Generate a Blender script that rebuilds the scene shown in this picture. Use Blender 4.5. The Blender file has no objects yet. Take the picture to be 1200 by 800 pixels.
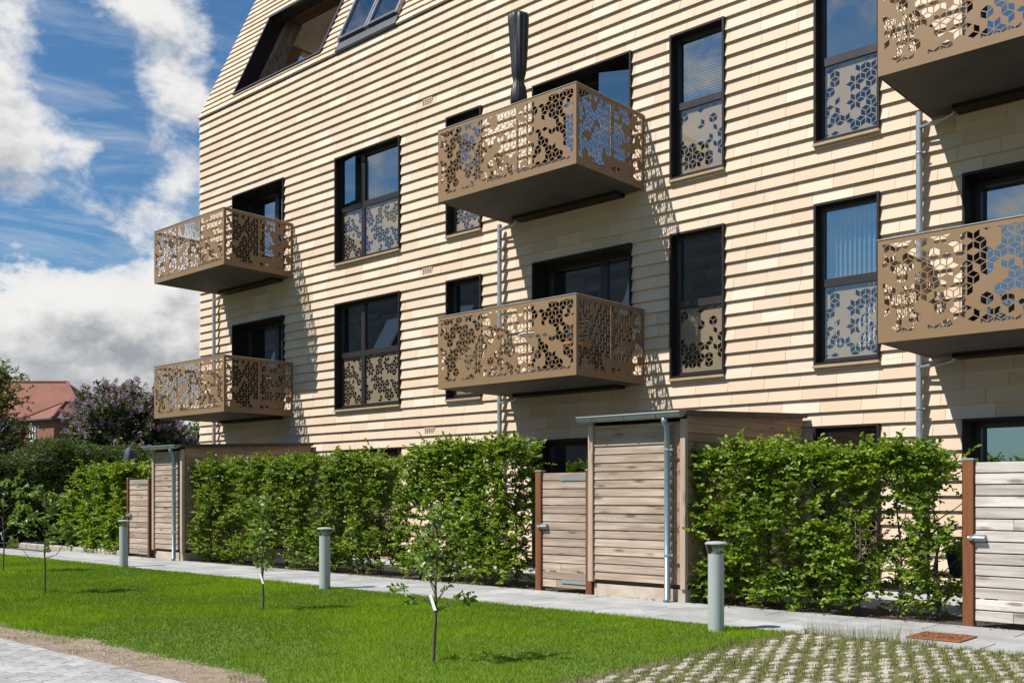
import bpy, math, random
import numpy as np
from mathutils import Vector, noise as mnoise
from mathutils.geometry import tessellate_polygon
random.seed(7)
RNG = np.random.default_rng(11)
SC = bpy.context.scene
COL = SC.collection
ORG = {}

# ---------------------------------------------------------------- helpers
def tag(o, label=None, cat=None, group=None, kind=None):
    if label: o['label'] = label
    if cat: o['category'] = cat
    if group: o['group'] = group
    if kind: o['kind'] = kind
    return o

def thing(name, loc, label, cat, group=None, rz=0.0):
    o = bpy.data.objects.new(name, None)
    COL.objects.link(o)
    o.location = loc; o.rotation_euler = (0, 0, rz)
    o.empty_display_size = .2
    ORG[o] = Vector(loc)
    return tag(o, label, cat, group)

def place(o, parent, at=(0, 0, 0)):
    """parent o; its mesh is local to the world point `at` (things here are unrotated when parts are placed so)"""
    ORG[o] = Vector(at)
    if parent is not None:
        o.parent = parent
        o.location = Vector(at) - ORG[parent]
    else:
        o.location = at
    return o

class MB:
    def __init__(s): s.v = []; s.f = []; s.m = []; s.t = []
    def add(s, vs, fs, m=0, t=None):
        b = len(s.v); s.v += [tuple(p) for p in vs]
        tt = random.random() if t is None else t
        for f in fs:
            s.f.append(tuple(i + b for i in f)); s.m.append(m); s.t.append(tt)
    def box(s, x0, x1, y0, y1, z0, z1, m=0, t=None):
        s.add([(x0,y0,z0),(x1,y0,z0),(x1,y1,z0),(x0,y1,z0),(x0,y0,z1),(x1,y0,z1),(x1,y1,z1),(x0,y1,z1)],
              [(3,2,1,0),(4,5,6,7),(0,1,5,4),(1,2,6,5),(2,3,7,6),(3,0,4,7)], m, t)
    def bbox(s, x0, x1, y0, y1, z0, z1, b=.006, m=0, t=None):
        """box with chamfered edges"""
        V = []
        for sx, xa, xb in ((0, x0, x0+b), (1, x1, x1-b)):
            for sy, ya, yb in ((0, y0, y0+b), (1, y1, y1-b)):
                for sz, za, zb in ((0, z0, z0+b), (1, z1, z1-b)):
                    V += [(xa, yb, zb), (xb, ya, zb), (xb, yb, za)]
        id = lambda i, j, k, a: ((i*2+j)*2+k)*3 + a
        F = [(id(0,0,0,0),id(0,0,1,0),id(0,1,1,0),id(0,1,0,0)),(id(1,0,0,0),id(1,1,0,0),id(1,1,1,0),id(1,0,1,0)),
             (id(0,0,0,1),id(1,0,0,1),id(1,0,1,1),id(0,0,1,1)),(id(0,1,0,1),id(0,1,1,1),id(1,1,1,1),id(1,1,0,1)),
             (id(0,0,0,2),id(0,1,0,2),id(1,1,0,2),id(1,0,0,2)),(id(0,0,1,2),id(1,0,1,2),id(1,1,1,2),id(0,1,1,2))]
        for i in (0,1):
            for j in (0,1):
                F.append((id(i,j,0,0),id(i,j,1,0),id(i,j,1,1),id(i,j,0,1)))
            for k in (0,1):
                F.append((id(i,0,k,0),id(i,1,k,0),id(i,1,k,2),id(i,0,k,2)))
        for j in (0,1):
            for k in (0,1):
                F.append((id(0,j,k,1),id(1,j,k,1),id(1,j,k,2),id(0,j,k,2)))
        for i in (0,1):
            for j in (0,1):
                for k in (0,1): F.append((id(i,j,k,0),id(i,j,k,1),id(i,j,k,2)))
        s.add(V, F, m, t)
    def tube(s, pts, rad, seg=8, m=0, t=None, cap=True):
        pts = [Vector(p) for p in pts]; n = len(pts)
        if not hasattr(rad, '__len__'): rad = [rad]*n
        V = []; F = []; ref = None
        for i, p in enumerate(pts):
            d = (pts[min(i+1, n-1)] - pts[max(i-1, 0)]).normalized()
            if ref is None: ref = Vector((1,0,0)) if abs(d.x) < .8 else Vector((0,1,0))
            a = d.cross(ref).normalized(); b = d.cross(a).normalized(); ref = b.cross(d) * -1
            ref = a.cross(d)
            for k in range(seg):
                q = 2*math.pi*k/seg
                V.append(p + a*math.cos(q)*rad[i] + b*math.sin(q)*rad[i])
        for i in range(n-1):
            for k in range(seg):
                k2 = (k+1) % seg
                F.append((i*seg+k, i*seg+k2, (i+1)*seg+k2, (i+1)*seg+k))
        if cap:
            F.append(tuple(range(seg-1, -1, -1))); F.append(tuple((n-1)*seg+k for k in range(seg)))
        s.add(V, F, m, t)
    def lathe(s, prof, c=(0,0,0), seg=24, m=0, t=None, wob=None):
        V = []; F = []
        for i, (r, z) in enumerate(prof):
            for k in range(seg):
                q = 2*math.pi*k/seg
                rr = r * (wob(q, z) if wob else 1)
                V.append((c[0]+rr*math.cos(q), c[1]+rr*math.sin(q), c[2]+z))
        n = len(prof)
        for i in range(n-1):
            for k in range(seg):
                k2 = (k+1) % seg
                F.append((i*seg+k, i*seg+k2, (i+1)*seg+k2, (i+1)*seg+k))
        F.append(tuple(range(seg-1, -1, -1))); F.append(tuple((n-1)*seg+k for k in range(seg)))
        s.add(V, F, m, t)
    def build(s, name, mats, parent=None, at=(0,0,0), smooth=False):
        a = Vector(at)
        me = bpy.data.meshes.new(name)
        me.from_pydata([(p[0]-a.x, p[1]-a.y, p[2]-a.z) for p in s.v], [], s.f)
        for mm in (mats if isinstance(mats, (list, tuple)) else [mats]): me.materials.append(mm)
        me.polygons.foreach_set('material_index', s.m)
        at_ = me.attributes.new('tint', 'FLOAT', 'FACE'); at_.data.foreach_set('value', s.t)
        if smooth: me.polygons.foreach_set('use_smooth', [True]*len(s.f))
        me.validate()
        o = bpy.data.objects.new(name, me); COL.objects.link(o)
        return place(o, parent, at)

def np_mesh(name, V, quads, mats, tint, parent=None, at=(0,0,0), smooth=False, midx=None, k=4):
    me = bpy.data.meshes.new(name)
    V = V - np.array(at)
    nf = len(quads)
    me.vertices.add(len(V)); me.vertices.foreach_set('co', V.astype(np.float32).ravel())
    me.loops.add(nf*k); me.loops.foreach_set('vertex_index', quads.astype(np.int32).ravel())
    me.polygons.add(nf); me.polygons.foreach_set('loop_start', np.arange(0, nf*k, k, dtype=np.int32))
    try: me.polygons.foreach_set('loop_total', np.full(nf, k, dtype=np.int32))
    except Exception: pass
    for mm in (mats if isinstance(mats, (list, tuple)) else [mats]): me.materials.append(mm)
    if midx is not None: me.polygons.foreach_set('material_index', midx.astype(np.int32))
    a = me.attributes.new('tint', 'FLOAT', 'FACE'); a.data.foreach_set('value', tint.astype(np.float32))
    if smooth: me.polygons.foreach_set('use_smooth', np.ones(nf, dtype=bool))
    me.update(calc_edges=True); me.validate()
    o = bpy.data.objects.new(name, me); COL.objects.link(o)
    return place(o, parent, at)

# ---------------------------------------------------------------- materials
class NT:
    def __init__(s, tree): s.t = tree; s.n = tree.nodes; s.l = tree.links
    def node(s, typ, **kw):
        n = s.n.new(typ)
        for k, v in kw.items(): setattr(n, k, v)
        return n
    def link(s, a, b): s.l.new(a, b)
    def put(s, sock, v):
        if isinstance(v, bpy.types.NodeSocket): s.link(v, sock)
        elif v is not None: sock.default_value = v
    def math(s, op, a, b=None, c=None, clamp=False):
        n = s.node('ShaderNodeMath', operation=op, use_clamp=clamp)
        s.put(n.inputs[0], a); s.put(n.inputs[1], b); s.put(n.inputs[2], c)
        return n.outputs[0]
    def mix(s, fac, a, b, blend='MIX'):
        n = s.node('ShaderNodeMix', data_type='RGBA', blend_type=blend)
        s.put(n.inputs[0], fac)
        for i, v in ((6, a), (7, b)):
            s.put(n.inputs[i], v if isinstance(v, bpy.types.NodeSocket) else (*v, 1))
        return n.outputs[2]
    def ramp(s, v, a, b, lo=0.0, hi=1.0, smooth=False):
        n = s.node('ShaderNodeMapRange', interpolation_type='SMOOTHSTEP' if smooth else 'LINEAR')
        s.put(n.inputs[0], v); s.put(n.inputs[1], a); s.put(n.inputs[2], b); s.put(n.inputs[3], lo); s.put(n.inputs[4], hi)
        return n.outputs[0]
    def noise(s, vec, scale, detail=4, rough=.55, dist=0.0):
        n = s.node('ShaderNodeTexNoise'); s.put(n.inputs['Vector'], vec)
        n.inputs['Scale'].default_value = scale; n.inputs['Detail'].default_value = detail
        n.inputs['Roughness'].default_value = rough; n.inputs['Distortion'].default_value = dist
        return n.outputs[0]
    def vmath(s, op, a, b=None):
        n = s.node('ShaderNodeVectorMath', operation=op); s.put(n.inputs[0], a); s.put(n.inputs[1], b)
        return n.outputs[0]
    def tint(s):
        n = s.node('ShaderNodeAttribute', attribute_type='GEOMETRY', attribute_name='tint'); return n.outputs['Fac']
    def obj(s): return s.node('ShaderNodeTexCoord').outputs['Object']

def new_mat(name):
    m = bpy.data.materials.new(name); m.use_nodes = True
    nt = NT(m.node_tree); b = nt.n['Principled BSDF']
    return m, nt, b

def simple(name, base, rough=.6, metal=0.0, base2=None, scale=6.0, tint=.0, bump=0.0, bscale=None, spec=.5, stretch=None):
    m, nt, b = new_mat(name)
    co = nt.obj()
    if stretch: co = nt.vmath('MULTIPLY', co, stretch)
    col = None
    if base2 is None: base2 = tuple(c*.8 for c in base)
    nz = nt.noise(co, scale, 5, .6)
    col = nt.mix(nt.ramp(nz, .35, .68), base, base2)
    if tint:
        k = nt.ramp(nt.tint(), 0, 1, 1-tint, 1+tint)
        n = nt.node('ShaderNodeVectorMath', operation='SCALE'); nt.link(col, n.inputs[0]); nt.link(k, n.inputs['Scale']); col = n.outputs[0]
    nt.put(b.inputs['Base Color'], col)
    b.inputs['Metallic'].default_value = metal
    b.inputs['Specular IOR Level'].default_value = spec
    nt.put(b.inputs['Roughness'], nt.ramp(nz, .3, .7, max(.02, rough-.06), min(1, rough+.06)))
    if bump:
        bn = nt.node('ShaderNodeBump'); bn.inputs['Strength'].default_value = bump; bn.inputs['Distance'].default_value = .01
        nt.link(nt.noise(co, bscale or scale*6, 6, .65), bn.inputs['Height']); nt.link(bn.outputs[0], b.inputs['Normal'])
    return m

def wood_mat(name, light, dark, knot, axis='X', grain=22.0):
    m, nt, b = new_mat(name)
    co = nt.obj(); t = nt.tint()
    off = nt.node('ShaderNodeCombineXYZ'); o2 = nt.math('MULTIPLY', t, 37.0)
    for i in range(3): nt.link(o2, off.inputs[i])
    co = nt.vmath('ADD', co, off.outputs[0])
    st = (1.1, grain, grain) if axis == 'X' else ((grain, 1.1, grain) if axis == 'Y' else (grain, grain, 1.1))
    g = nt.noise(nt.vmath('MULTIPLY', co, st), 1.0, 6, .7, .6)
    col = nt.mix(nt.ramp(g, .40, .66), light, dark)
    stk = (2.2, 9, 9) if axis == 'X' else ((9, 2.2, 9) if axis == 'Y' else (9, 9, 2.2))
    vo = nt.node('ShaderNodeTexVoronoi'); nt.link(nt.vmath('MULTIPLY', co, stk), vo.inputs['Vector']); vo.inputs['Scale'].default_value = 1.0
    kn = nt.ramp(vo.outputs['Distance'], .12, .24, 1, 0)
    col = nt.mix(nt.math('MULTIPLY', kn, .75), col, knot)
    big = nt.noise(co, 1.6, 3)
    col = nt.mix(nt.ramp(big, .4, .7, 0, .55), col, dark)
    k = nt.ramp(nt.math('FRACT', nt.math('MULTIPLY', t, 7.3)), 0, 1, .78, 1.16)
    n = nt.node('ShaderNodeVectorMath', operation='SCALE'); nt.link(col, n.inputs[0]); nt.link(k, n.inputs['Scale'])
    nt.link(n.outputs[0], b.inputs['Base Color']); b.inputs['Roughness'].default_value = .8
    bn = nt.node('ShaderNodeBump'); bn.inputs['Strength'].default_value = .35; bn.inputs['Distance'].default_value = .004
    nt.link(g, bn.inputs['Height']); nt.link(bn.outputs[0], b.inputs['Normal'])
    return m

def leaf_mat(name, a, c, transl=.35, rough=.42, third=None, spec=.42):
    m, nt, b = new_mat(name)
    t = nt.tint()
    col = nt.mix(t, a, c)
    if third: col = nt.mix(nt.ramp(t, .90, .97), col, third)
    nt.link(col, b.inputs['Base Color']); b.inputs['Roughness'].default_value = rough
    b.inputs['Specular IOR Level'].default_value = spec
    tr = nt.node('ShaderNodeBsdfTranslucent')
    br = nt.mix(.5, col, (.30, .42, .02)); nt.link(br, tr.inputs[0])
    mx = nt.node('ShaderNodeMixShader'); mx.inputs[0].default_value = transl
    nt.link(b.outputs[0], mx.inputs[1]); nt.link(tr.outputs[0], mx.inputs[2])
    nt.link(mx.outputs[0], nt.n['Material Output'].inputs[0])
    return m

def glass_mat(name, tintc=(.70, .75, .75), ior=3.1, strength=1.0, wav=.012):
    m, nt, b = new_mat(name); nt.n.remove(b)
    tr = nt.node('ShaderNodeBsdfTransparent'); tr.inputs[0].default_value = (*tintc, 1)
    gl = nt.node('ShaderNodeBsdfGlossy'); gl.inputs['Roughness'].default_value = .01; gl.inputs[0].default_value = (.93, .97, 1, 1)
    bn = nt.node('ShaderNodeBump'); bn.inputs['Strength'].default_value = wav; bn.inputs['Distance'].default_value = .05
    nt.link(nt.noise(nt.obj(), 1.3, 2), bn.inputs['Height']); nt.link(bn.outputs[0], gl.inputs['Normal'])
    ge = nt.node('ShaderNodeNewGeometry'); dt = nt.node('ShaderNodeVectorMath', operation='DOT_PRODUCT')
    nt.link(ge.outputs['Incoming'], dt.inputs[0]); nt.link(ge.outputs['True Normal'], dt.inputs[1])
    f0 = ((ior-1)/(ior+1))**2
    fr = nt.math('MULTIPLY_ADD', nt.math('POWER', nt.math('SUBTRACT', 1.0, nt.math('ABSOLUTE', dt.outputs['Value'])), 5.0), 1-f0, f0)
    mx = nt.node('ShaderNodeMixShader')
    nt.link(nt.math('MULTIPLY', fr, strength, clamp=True), mx.inputs[0]); nt.link(tr.outputs[0], mx.inputs[1]); nt.link(gl.outputs[0], mx.inputs[2])
    nt.link(mx.outputs[0], nt.n['Material Output'].inputs[0])
    return m

def tile_mat():
    m, nt, b = new_mat('cream_fired_tile')
    co = nt.obj(); t = nt.tint()
    a = nt.mix(nt.ramp(nt.math('FRACT', nt.math('MULTIPLY', t, 5.7)), 0, 1), (.60, .463, .332), (.55, .402, .272))
    a = nt.mix(nt.ramp(t, .60, 1.0, 0, .65), a, (.67, .55, .43))
    mot = nt.noise(co, 2.3, 4, .6)
    a = nt.mix(nt.ramp(mot, .45, .8, 0, .22), a, (.68, .53, .36))
    fine = nt.noise(nt.vmath('MULTIPLY', co, (30, 30, 90)), 1.0, 5, .7)
    a = nt.mix(nt.ramp(fine, .45, .8, 0, .15), a, (.55, .42, .29))
    k = nt.ramp(nt.math('FRACT', nt.math('MULTIPLY', t, 13.1)), 0, 1, .935, 1.04)
    n = nt.node('ShaderNodeVectorMath', operation='SCALE'); nt.link(a, n.inputs[0]); nt.link(k, n.inputs['Scale'])
    nt.link(n.outputs[0], b.inputs['Base Color']); b.inputs['Roughness'].default_value = .72
    bn = nt.node('ShaderNodeBump'); bn.inputs['Strength'].default_value = .25; bn.inputs['Distance'].default_value = .004
    nt.link(fine, bn.inputs['Height']); nt.link(bn.outputs[0], b.inputs['Normal'])
    return m

M = {}
M['tile'] = tile_mat()
M['core'] = simple('dark_wall_core', (.05, .042, .035), .9)
M['bronze'] = simple('bronze_coated_metal', (.250, .155, .080), .5, .0, (.222, .136, .068), 1.2, spec=.3, bump=.02, bscale=300)
M['sill'] = simple('tan_sill', (.42, .30, .18), .5, spec=.3)
M['cap'] = simple('pale_metal_cap', (.42, .38, .34), .4, .3)
M['frame'] = simple('dark_brown_frame', (.030, .021, .019), .38, 0, (.024, .017, .015), 2)
M['lining'] = simple('black_reveal_lining', (.017, .0115, .0095), .6, spec=.25)
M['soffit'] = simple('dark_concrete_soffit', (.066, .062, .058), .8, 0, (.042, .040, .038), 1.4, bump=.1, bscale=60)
M['floor'] = simple('balcony_floor_board', (.16, .14, .12), .8)
M['zinc'] = simple('weathered_zinc', (.235, .285, .32), .42, .35, (.19, .235, .265), 5)
M['galv'] = simple('galvanised_steel', (.42, .45, .47), .4, .6, (.32, .35, .37), 14)
M['gutter'] = simple('green_grey_zinc', (.23, .265, .25), .4, .35, (.16, .19, .185), 4)
M['room'] = simple('dim_room_wall', (.20, .20, .19), .9)
M['blind'] = simple('white_blind_fabric', (.72, .72, .70), .7)
M['glass'] = glass_mat('window_glass')
M['glass_dark'] = glass_mat('low_window_glass', (.42, .46, .44), 2.3)
M['glass_clear'] = glass_mat('low_pane_glass', (.96, .97, .97), 1.75)
M['panel'] = simple('pale_bronze_panel', (.36, .262, .165), .5, 0, (.32, .23, .145), 1.2, spec=.3)
M['white_ceiling'] = simple('white_plaster', (.78, .75, .70), .8)
M['loft_wood'] = wood_mat('brown_loft_cladding', (.20, .115, .075), (.11, .06, .04), (.05, .03, .02), 'Z')
M['loft_post'] = wood_mat('weathered_brown_post', (.40, .30, .23), (.22, .15, .11), (.1, .06, .04), 'Z')
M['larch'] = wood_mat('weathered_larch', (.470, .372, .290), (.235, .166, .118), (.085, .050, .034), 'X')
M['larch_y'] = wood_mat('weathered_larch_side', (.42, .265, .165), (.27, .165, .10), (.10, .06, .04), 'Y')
M['larch_pale'] = wood_mat('silvered_larch', (.63, .575, .52), (.36, .305, .255), (.13, .08, .055), 'X')
M['trim'] = wood_mat('timber_trim', (.46, .35, .27), (.33, .24, .18), (.2, .13, .09), 'Z')
M['post'] = wood_mat('red_brown_stained_post', (.21, .072, .020), (.11, .036, .010), (.05, .02, .01), 'Z')
M['plinth'] = simple('stained_concrete_plinth', (.50, .43, .35), .9, 0, (.36, .27, .19), 3, bump=.3)
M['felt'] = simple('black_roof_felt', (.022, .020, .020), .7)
M['fascia'] = simple('dark_brown_fascia', (.045, .032, .028), .6)
M['bollard'] = simple('grey_green_paint', (.40, .41, .405), .45, .1, (.36, .37, .365), 3)
M['lens'] = glass_mat('bollard_lens', (.88, .90, .88), 1.45, wav=0)
M['reflector'] = simple('bollard_reflector', (.55, .52, .48), .35, .6)
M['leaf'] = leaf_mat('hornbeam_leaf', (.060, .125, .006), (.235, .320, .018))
M['leaf_dark'] = leaf_mat('olive_beech_leaf', (.048, .100, .007), (.190, .262, .018))  # the long hedge's own darker olive leaf colour
M['leaf_young'] = leaf_mat('young_tree_leaf', (.085, .150, .028), (.200, .290, .065), .3, .38)
M['conifer'] = leaf_mat('conifer_spray', (.024, .055, .010), (.100, .150, .024), .15, .55)
M['lilac_leaf'] = leaf_mat('lilac_leaf', (.022, .045, .013), (.055, .085, .022), .2)
M['lilac_bloom'] = leaf_mat('lilac_blossom', (.30, .15, .30), (.52, .34, .49), .25, .7)
M['apple_leaf'] = leaf_mat('olive_tree_leaf', (.065, .090, .016), (.175, .195, .045), .3, .5, (.28, .22, .16))
M['purple_leaf'] = leaf_mat('purple_leaf', (.028, .012, .018), (.070, .028, .045), .15)
M['bark'] = simple('grey_brown_bark', (.105, .080, .058), .85, 0, (.055, .042, .032), 9, bump=.5, stretch=(1, 1, .25))
M['tag'] = simple('white_paper_tag', (.86, .86, .84), .5, 0, (.8, .8, .79))
M['soil'] = simple('dark_bed_soil', (.075, .052, .036), .95, 0, (.035, .025, .018), 14, bump=.9, bscale=45)
M['dirt'] = simple('dry_sandy_dirt', (.285, .215, .150), .95, 0, (.165, .120, .080), 7, bump=.7, bscale=70)
M['ground'] = simple('rough_ground', (.060, .075, .030), .95, 0, (.085, .075, .045), .6, bump=.4)
M['lawn'] = simple('lawn_soil_and_thatch', (.075, .145, .005), .95, 0, (.12, .165, .014), 3, bump=.5)
M['slab'] = simple('grey_paving_slab', (.38, .375, .36), .85, 0, (.25, .245, .23), 2.1, tint=.12, bump=.2, bscale=90)
M['slab2'] = simple('terrace_slab', (.40, .39, .375), .85, 0, (.34, .33, .31), 2.5, tint=.07, bump=.2)
M['block'] = simple('pale_block_paving', (.36, .35, .335), .85, 0, (.26, .25, .235), 4, tint=.16, bump=.25, bscale=80)
M['paver'] = simple('pale_stone_paver', (.40, .355, .30), .9, 0, (.27, .235, .185), 14, tint=.13, bump=.5, bscale=60)
M['kerb'] = simple('kerb_concrete', (.42, .38, .32), .9, 0, (.30, .26, .2), 4, bump=.3)
M['asphalt'] = simple('asphalt', (.055, .055, .058), .9, 0, (.045, .045, .047), 8, bump=.4)
M['mat'] = simple('rust_coir_mat', (.30, .105, .040), .95, 0, (.20, .065, .028), 22, bump=.8, bscale=160)
M['cover'] = simple('black_parasol_cover', (.020, .020, .023), .5, 0, (.014, .014, .016), 5, spec=.5)
M['navy'] = simple('navy_parasol_cloth', (.040, .048, .075), .7, 0, (.028, .034, .055), 3)
M['pole'] = simple('grey_metal_pole', (.30, .31, .33), .35, .7)
M['black_metal'] = simple('black_painted_metal', (.015, .015, .015), .45)
M['pot'] = simple('charcoal_pot', (.028, .028, .030), .6)
M['brick'] = simple('red_brick_wall', (.26, .115, .070), .9, 0, (.19, .080, .050), 5, bump=.2)
M['white_paint'] = simple('white_paint', (.78, .78, .76), .5, 0, (.72, .72, .7))
M['dark_pane'] = glass_mat('far_window_glass', (.10, .12, .13), 1.9)
M['sheen_grey'] = simple('roof_window_metal', (.33, .34, .36), .32, .6)
M['dark_flash'] = simple('dark_grey_flashing', (.10, .105, .115), .4, .4)
M['dark_clad'] = simple('dark_brown_shingle', (.26, .22, .19), .7, 0, (.19, .16, .135), 2, tint=.25)
M['linen'] = simple('dull_textile', (.22, .10, .08), .9)

def rooftile_mat():
    m, nt, b = new_mat('orange_pantile')
    co = nt.obj()
    w = nt.node('ShaderNodeTexWave'); nt.link(co, w.inputs['Vector']); w.inputs['Scale'].default_value = 2.6; w.inputs['Distortion'].default_value = 1.2
    col = nt.mix(nt.ramp(nt.noise(co, 1.1, 5, .7), .35, .7), (.25, .088, .050), (.15, .062, .044))
    col = nt.mix(nt.ramp(nt.noise(co, 9, 3), .5, .8, 0, .6), col, (.17, .08, .06))
    nt.link(col, b.inputs['Base Color']); b.inputs['Roughness'].default_value = .85
    bn = nt.node('ShaderNodeBump'); bn.inputs['Strength'].default_value = .3; bn.inputs['Distance'].default_value = .03
    nt.link(w.outputs[0], bn.inputs['Height']); nt.link(bn.outputs[0], b.inputs['Normal'])
    return m
M['rooftile'] = rooftile_mat()

# ---------------------------------------------------------------- shared shape builders
def subtract(rects, op):
    out = []
    a0, a1, b0, b1 = op
    for (x0, x1, z0, z1) in rects:
        if a1 <= x0 or a0 >= x1 or b1 <= z0 or b0 >= z1: out.append((x0, x1, z0, z1)); continue
        if b0 > z0: out.append((x0, x1, z0, b0))
        if b1 < z1: out.append((x0, x1, b1, z1))
        m0, m1 = max(z0, b0), min(z1, b1)
        if a0 > x0: out.append((x0, a0, m0, m1))
        if a1 < x1: out.append((a1, x1, m0, m1))
    return [r for r in out if r[1]-r[0] > .004 and r[3]-r[2] > .004]

def courses(mb, x0, x1, s0, s1, h, lip, ops, frame, tl=(.50, .60), gap=.004, jit=.0020, back=.02, t_range=(0, 1), seed=5):
    """overlapping tile / board courses; frame(x, s, n) -> world point (n = distance out of the wall)"""
    s = s0; row = 0
    rr = random.Random(seed)
    while s < s1 - .01:
        sa, sb = s, min(s+h, s1)
        x = x0 - (rr.random()*tl[1] if tl[1] < 3 else .001)
        while x < x1:
            L = rr.uniform(*tl); a, b_ = max(x, x0), min(x+L-gap, x1); x += L
            if b_-a < .01: continue
            rects = [(a, b_, sa, sb)]
            for op in ops: rects = subtract(rects, op)
            t = rr.uniform(*t_range); j = rr.uniform(-jit, jit); jt = rr.uniform(-jit, jit)*.5
            for (ra, rb, rs, re) in rects:
                n0 = lip*(1-1.22*(rs-sa)/h) + j; n1 = lip*(1-1.22*(re-sa)/h) + jt
                P = [frame(ra, rs, n0), frame(rb, rs, n0), frame(rb, re, n1), frame(ra, re, n1),
                     frame(ra, rs, -back), frame(rb, rs, -back), frame(rb, re, -back), frame(ra, re, -back)]
                mb.add(P, [(0,1,2,3), (4,0,3,7), (1,5,6,2), (4,5,1,0), (3,2,6,7)], 0, t)
        s += h; row += 1

def clip_poly(poly, x0, x1, z0, z1):
    def cl(P, f, inter):
        out = []
        for i in range(len(P)):
            a, b = P[i-1], P[i]
            fa, fb = f(a), f(b)
            if fa >= 0:
                if fb >= 0: out.append(b)
                else: out.append(inter(a, b, fa, fb))
            elif fb >= 0:
                out.append(inter(a, b, fa, fb)); out.append(b)
        return out
    it = lambda a, b, fa, fb: (a[0]+(b[0]-a[0])*fa/(fa-fb), a[1]+(b[1]-a[1])*fa/(fa-fb))
    for f in (lambda p: p[0]-x0, lambda p: x1-p[0], lambda p: p[1]-z0, lambda p: z1-p[1]):
        if not poly: return []
        poly = cl(poly, f, it)
    q = []
    for p in poly:
        if not q or (abs(p[0]-q[-1][0]) + abs(p[1]-q[-1][1])) > 1e-5: q.append(p)
    if len(q) > 1 and abs(q[0][0]-q[-1][0]) + abs(q[0][1]-q[-1][1]) < 1e-5: q.pop()
    return q if len(q) > 2 else []
def area(P): return .5*abs(sum(P[i-1][0]*P[i][1]-P[i][0]*P[i-1][1] for i in range(len(P))))

def perforated(w, h, seed, a=.08, margin=(.05, .05, .05, .05), dens=1.0, thick=.004, bridge=.0055):
    """sheet w x h in the local XZ plane, front at y=0; rhombic holes of a rhombille pattern"""
    rr = random.Random(seed)
    V, F = [], []
    cw = a*math.sqrt(3)/2
    mx0, mx1, mz0, mz1 = margin[0], w-margin[1], margin[2], h-margin[3]
    ni, nj = int(w/(2*cw))+3, int(h/(1.5*a))+3
    cut = {}
    ptz = {}
    # degree-6 vertices = hexagon centres' lattice: hexes with pointy top, split in three rhombi
    hexes = []
    for j in range(-1, nj):
        for i in range(-1, ni):
            hexes.append((i, j, (2*i + (j % 2))*cw, 1.5*a*j))
    rh = []
    for (i, j, cx, cz) in hexes:
        top = (cx, cz+a); bot = (cx, cz-a); c = (cx, cz)
        ru, rd = (cx+cw, cz+a/2), (cx+cw, cz-a/2); lu, ld = (cx-cw, cz+a/2), (cx-cw, cz-a/2)
        rh += [((c, ru, top, lu), (i, j, 0)), ((c, bot, rd, ru), (i, j, 1)), ((c, lu, ld, bot), (i, j, 2))]
    # choose clusters: stars round a shared corner, cubes, chevrons, singles
    def key(p): return (round(p[0], 3), round(p[1], 3))
    byv = {}
    for P, k in rh:
        for p in P: byv.setdefault(key(p), []).append(k)
    ks = sorted(byv)
    for p in ks:
        grp = byv[p]
        dn = mnoise.noise(Vector((p[0]*2.1+seed, p[1]*2.1, seed*3.7)))*.20 + 1.0
        if len(grp) == 6:
            q = rr.random()
            if q < .20*dens*dn:
                for k in grp: cut[k] = 1
            elif q < .55*dens*dn:
                st = rr.randrange(6)
                g2 = sorted(grp)
                for d in range(rr.choice((2, 3, 3, 4))): cut[g2[(st+d) % 6]] = 1
        elif len(grp) == 3:
            q = rr.random()
            if q < .16*dens*dn:
                for k in grp: cut[k] = 1
            elif q < .26*dens*dn:
                cut[grp[rr.randrange(3)]] = 1
    blank = []
    for _ in range(max(1, int(w*h*.6))):
        blank.append((rr.uniform(0, w), rr.uniform(0, h), rr.uniform(.045, .065)))
    for P, k in rh:
        outer = clip_poly(list(P), 0, w, 0, h)
        if not outer: continue
        cx = sum(p[0] for p in P)/4; cz = sum(p[1] for p in P)/4
        hole = []
        if k in cut and not any((cx-bx)**2+(cz-bz)**2 < br*br for bx, bz, br in blank):
            kx = 1-bridge/(a*.433)
            ins = [(cx+(p[0]-cx)*kx, cz+(p[1]-cz)*kx) for p in P]
            hole = clip_poly(ins, mx0, mx1, mz0, mz1)
            if hole and area(hole) < .0006: hole = []
        if not hole:
            b = len(V); V += [(p[0], 0, p[1]) for p in outer]; F.append(tuple(range(b, b+len(outer))))
        else:
            o3 = [Vector((p[0], p[1], 0)) for p in outer]; h3 = [Vector((p[0], p[1], 0)) for p in reversed(hole)]
            allp = o3+h3
            tr = tessellate_polygon([o3, h3])
            b = len(V); V += [(p.x, 0, p.y) for p in allp]
            for t in tr:
                p, q, r = (allp[i] for i in t)
                if ((q-p).cross(r-p)).z < 0: t = (t[0], t[2], t[1])
                F.append(tuple(b+i for i in t))
            # walls of the hole
            n = len(hole); hb = len(V)
            V += [(p[0], 0, p[1]) for p in hole] + [(p[0], thick, p[1]) for p in hole]
            for q in range(n):
                q2 = (q+1) % n
                F.append((hb+q, hb+q2, hb+n+q2, hb+n+q))
    # back face: same faces moved by the thickness
    nV = len(V); nF = len(F)
    back = []
    V2 = list(V)
    V2 += [(x, y+thick if y == 0 else y, z) for x, y, z in V]
    F2 = list(F)
    for f in F:
        ys = {V[i][1] for i in f}
        if ys == {0}: F2.append(tuple(nV+i for i in reversed(f)))
    # rim
    b = len(V2)
    V2 += [(0,0,0),(w,0,0),(w,0,h),(0,0,h),(0,thick,0),(w,thick,0),(w,thick,h),(0,thick,h)]
    F2 += [(b,b+4,b+5,b+1),(b+1,b+5,b+6,b+2),(b+2,b+6,b+7,b+3),(b+3,b+7,b+4,b)]
    me = bpy.data.meshes.new('perforated_sheet'); me.from_pydata(V2, [], F2)
    me.materials.append(M['bronze']); me.validate()
    return me

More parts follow.
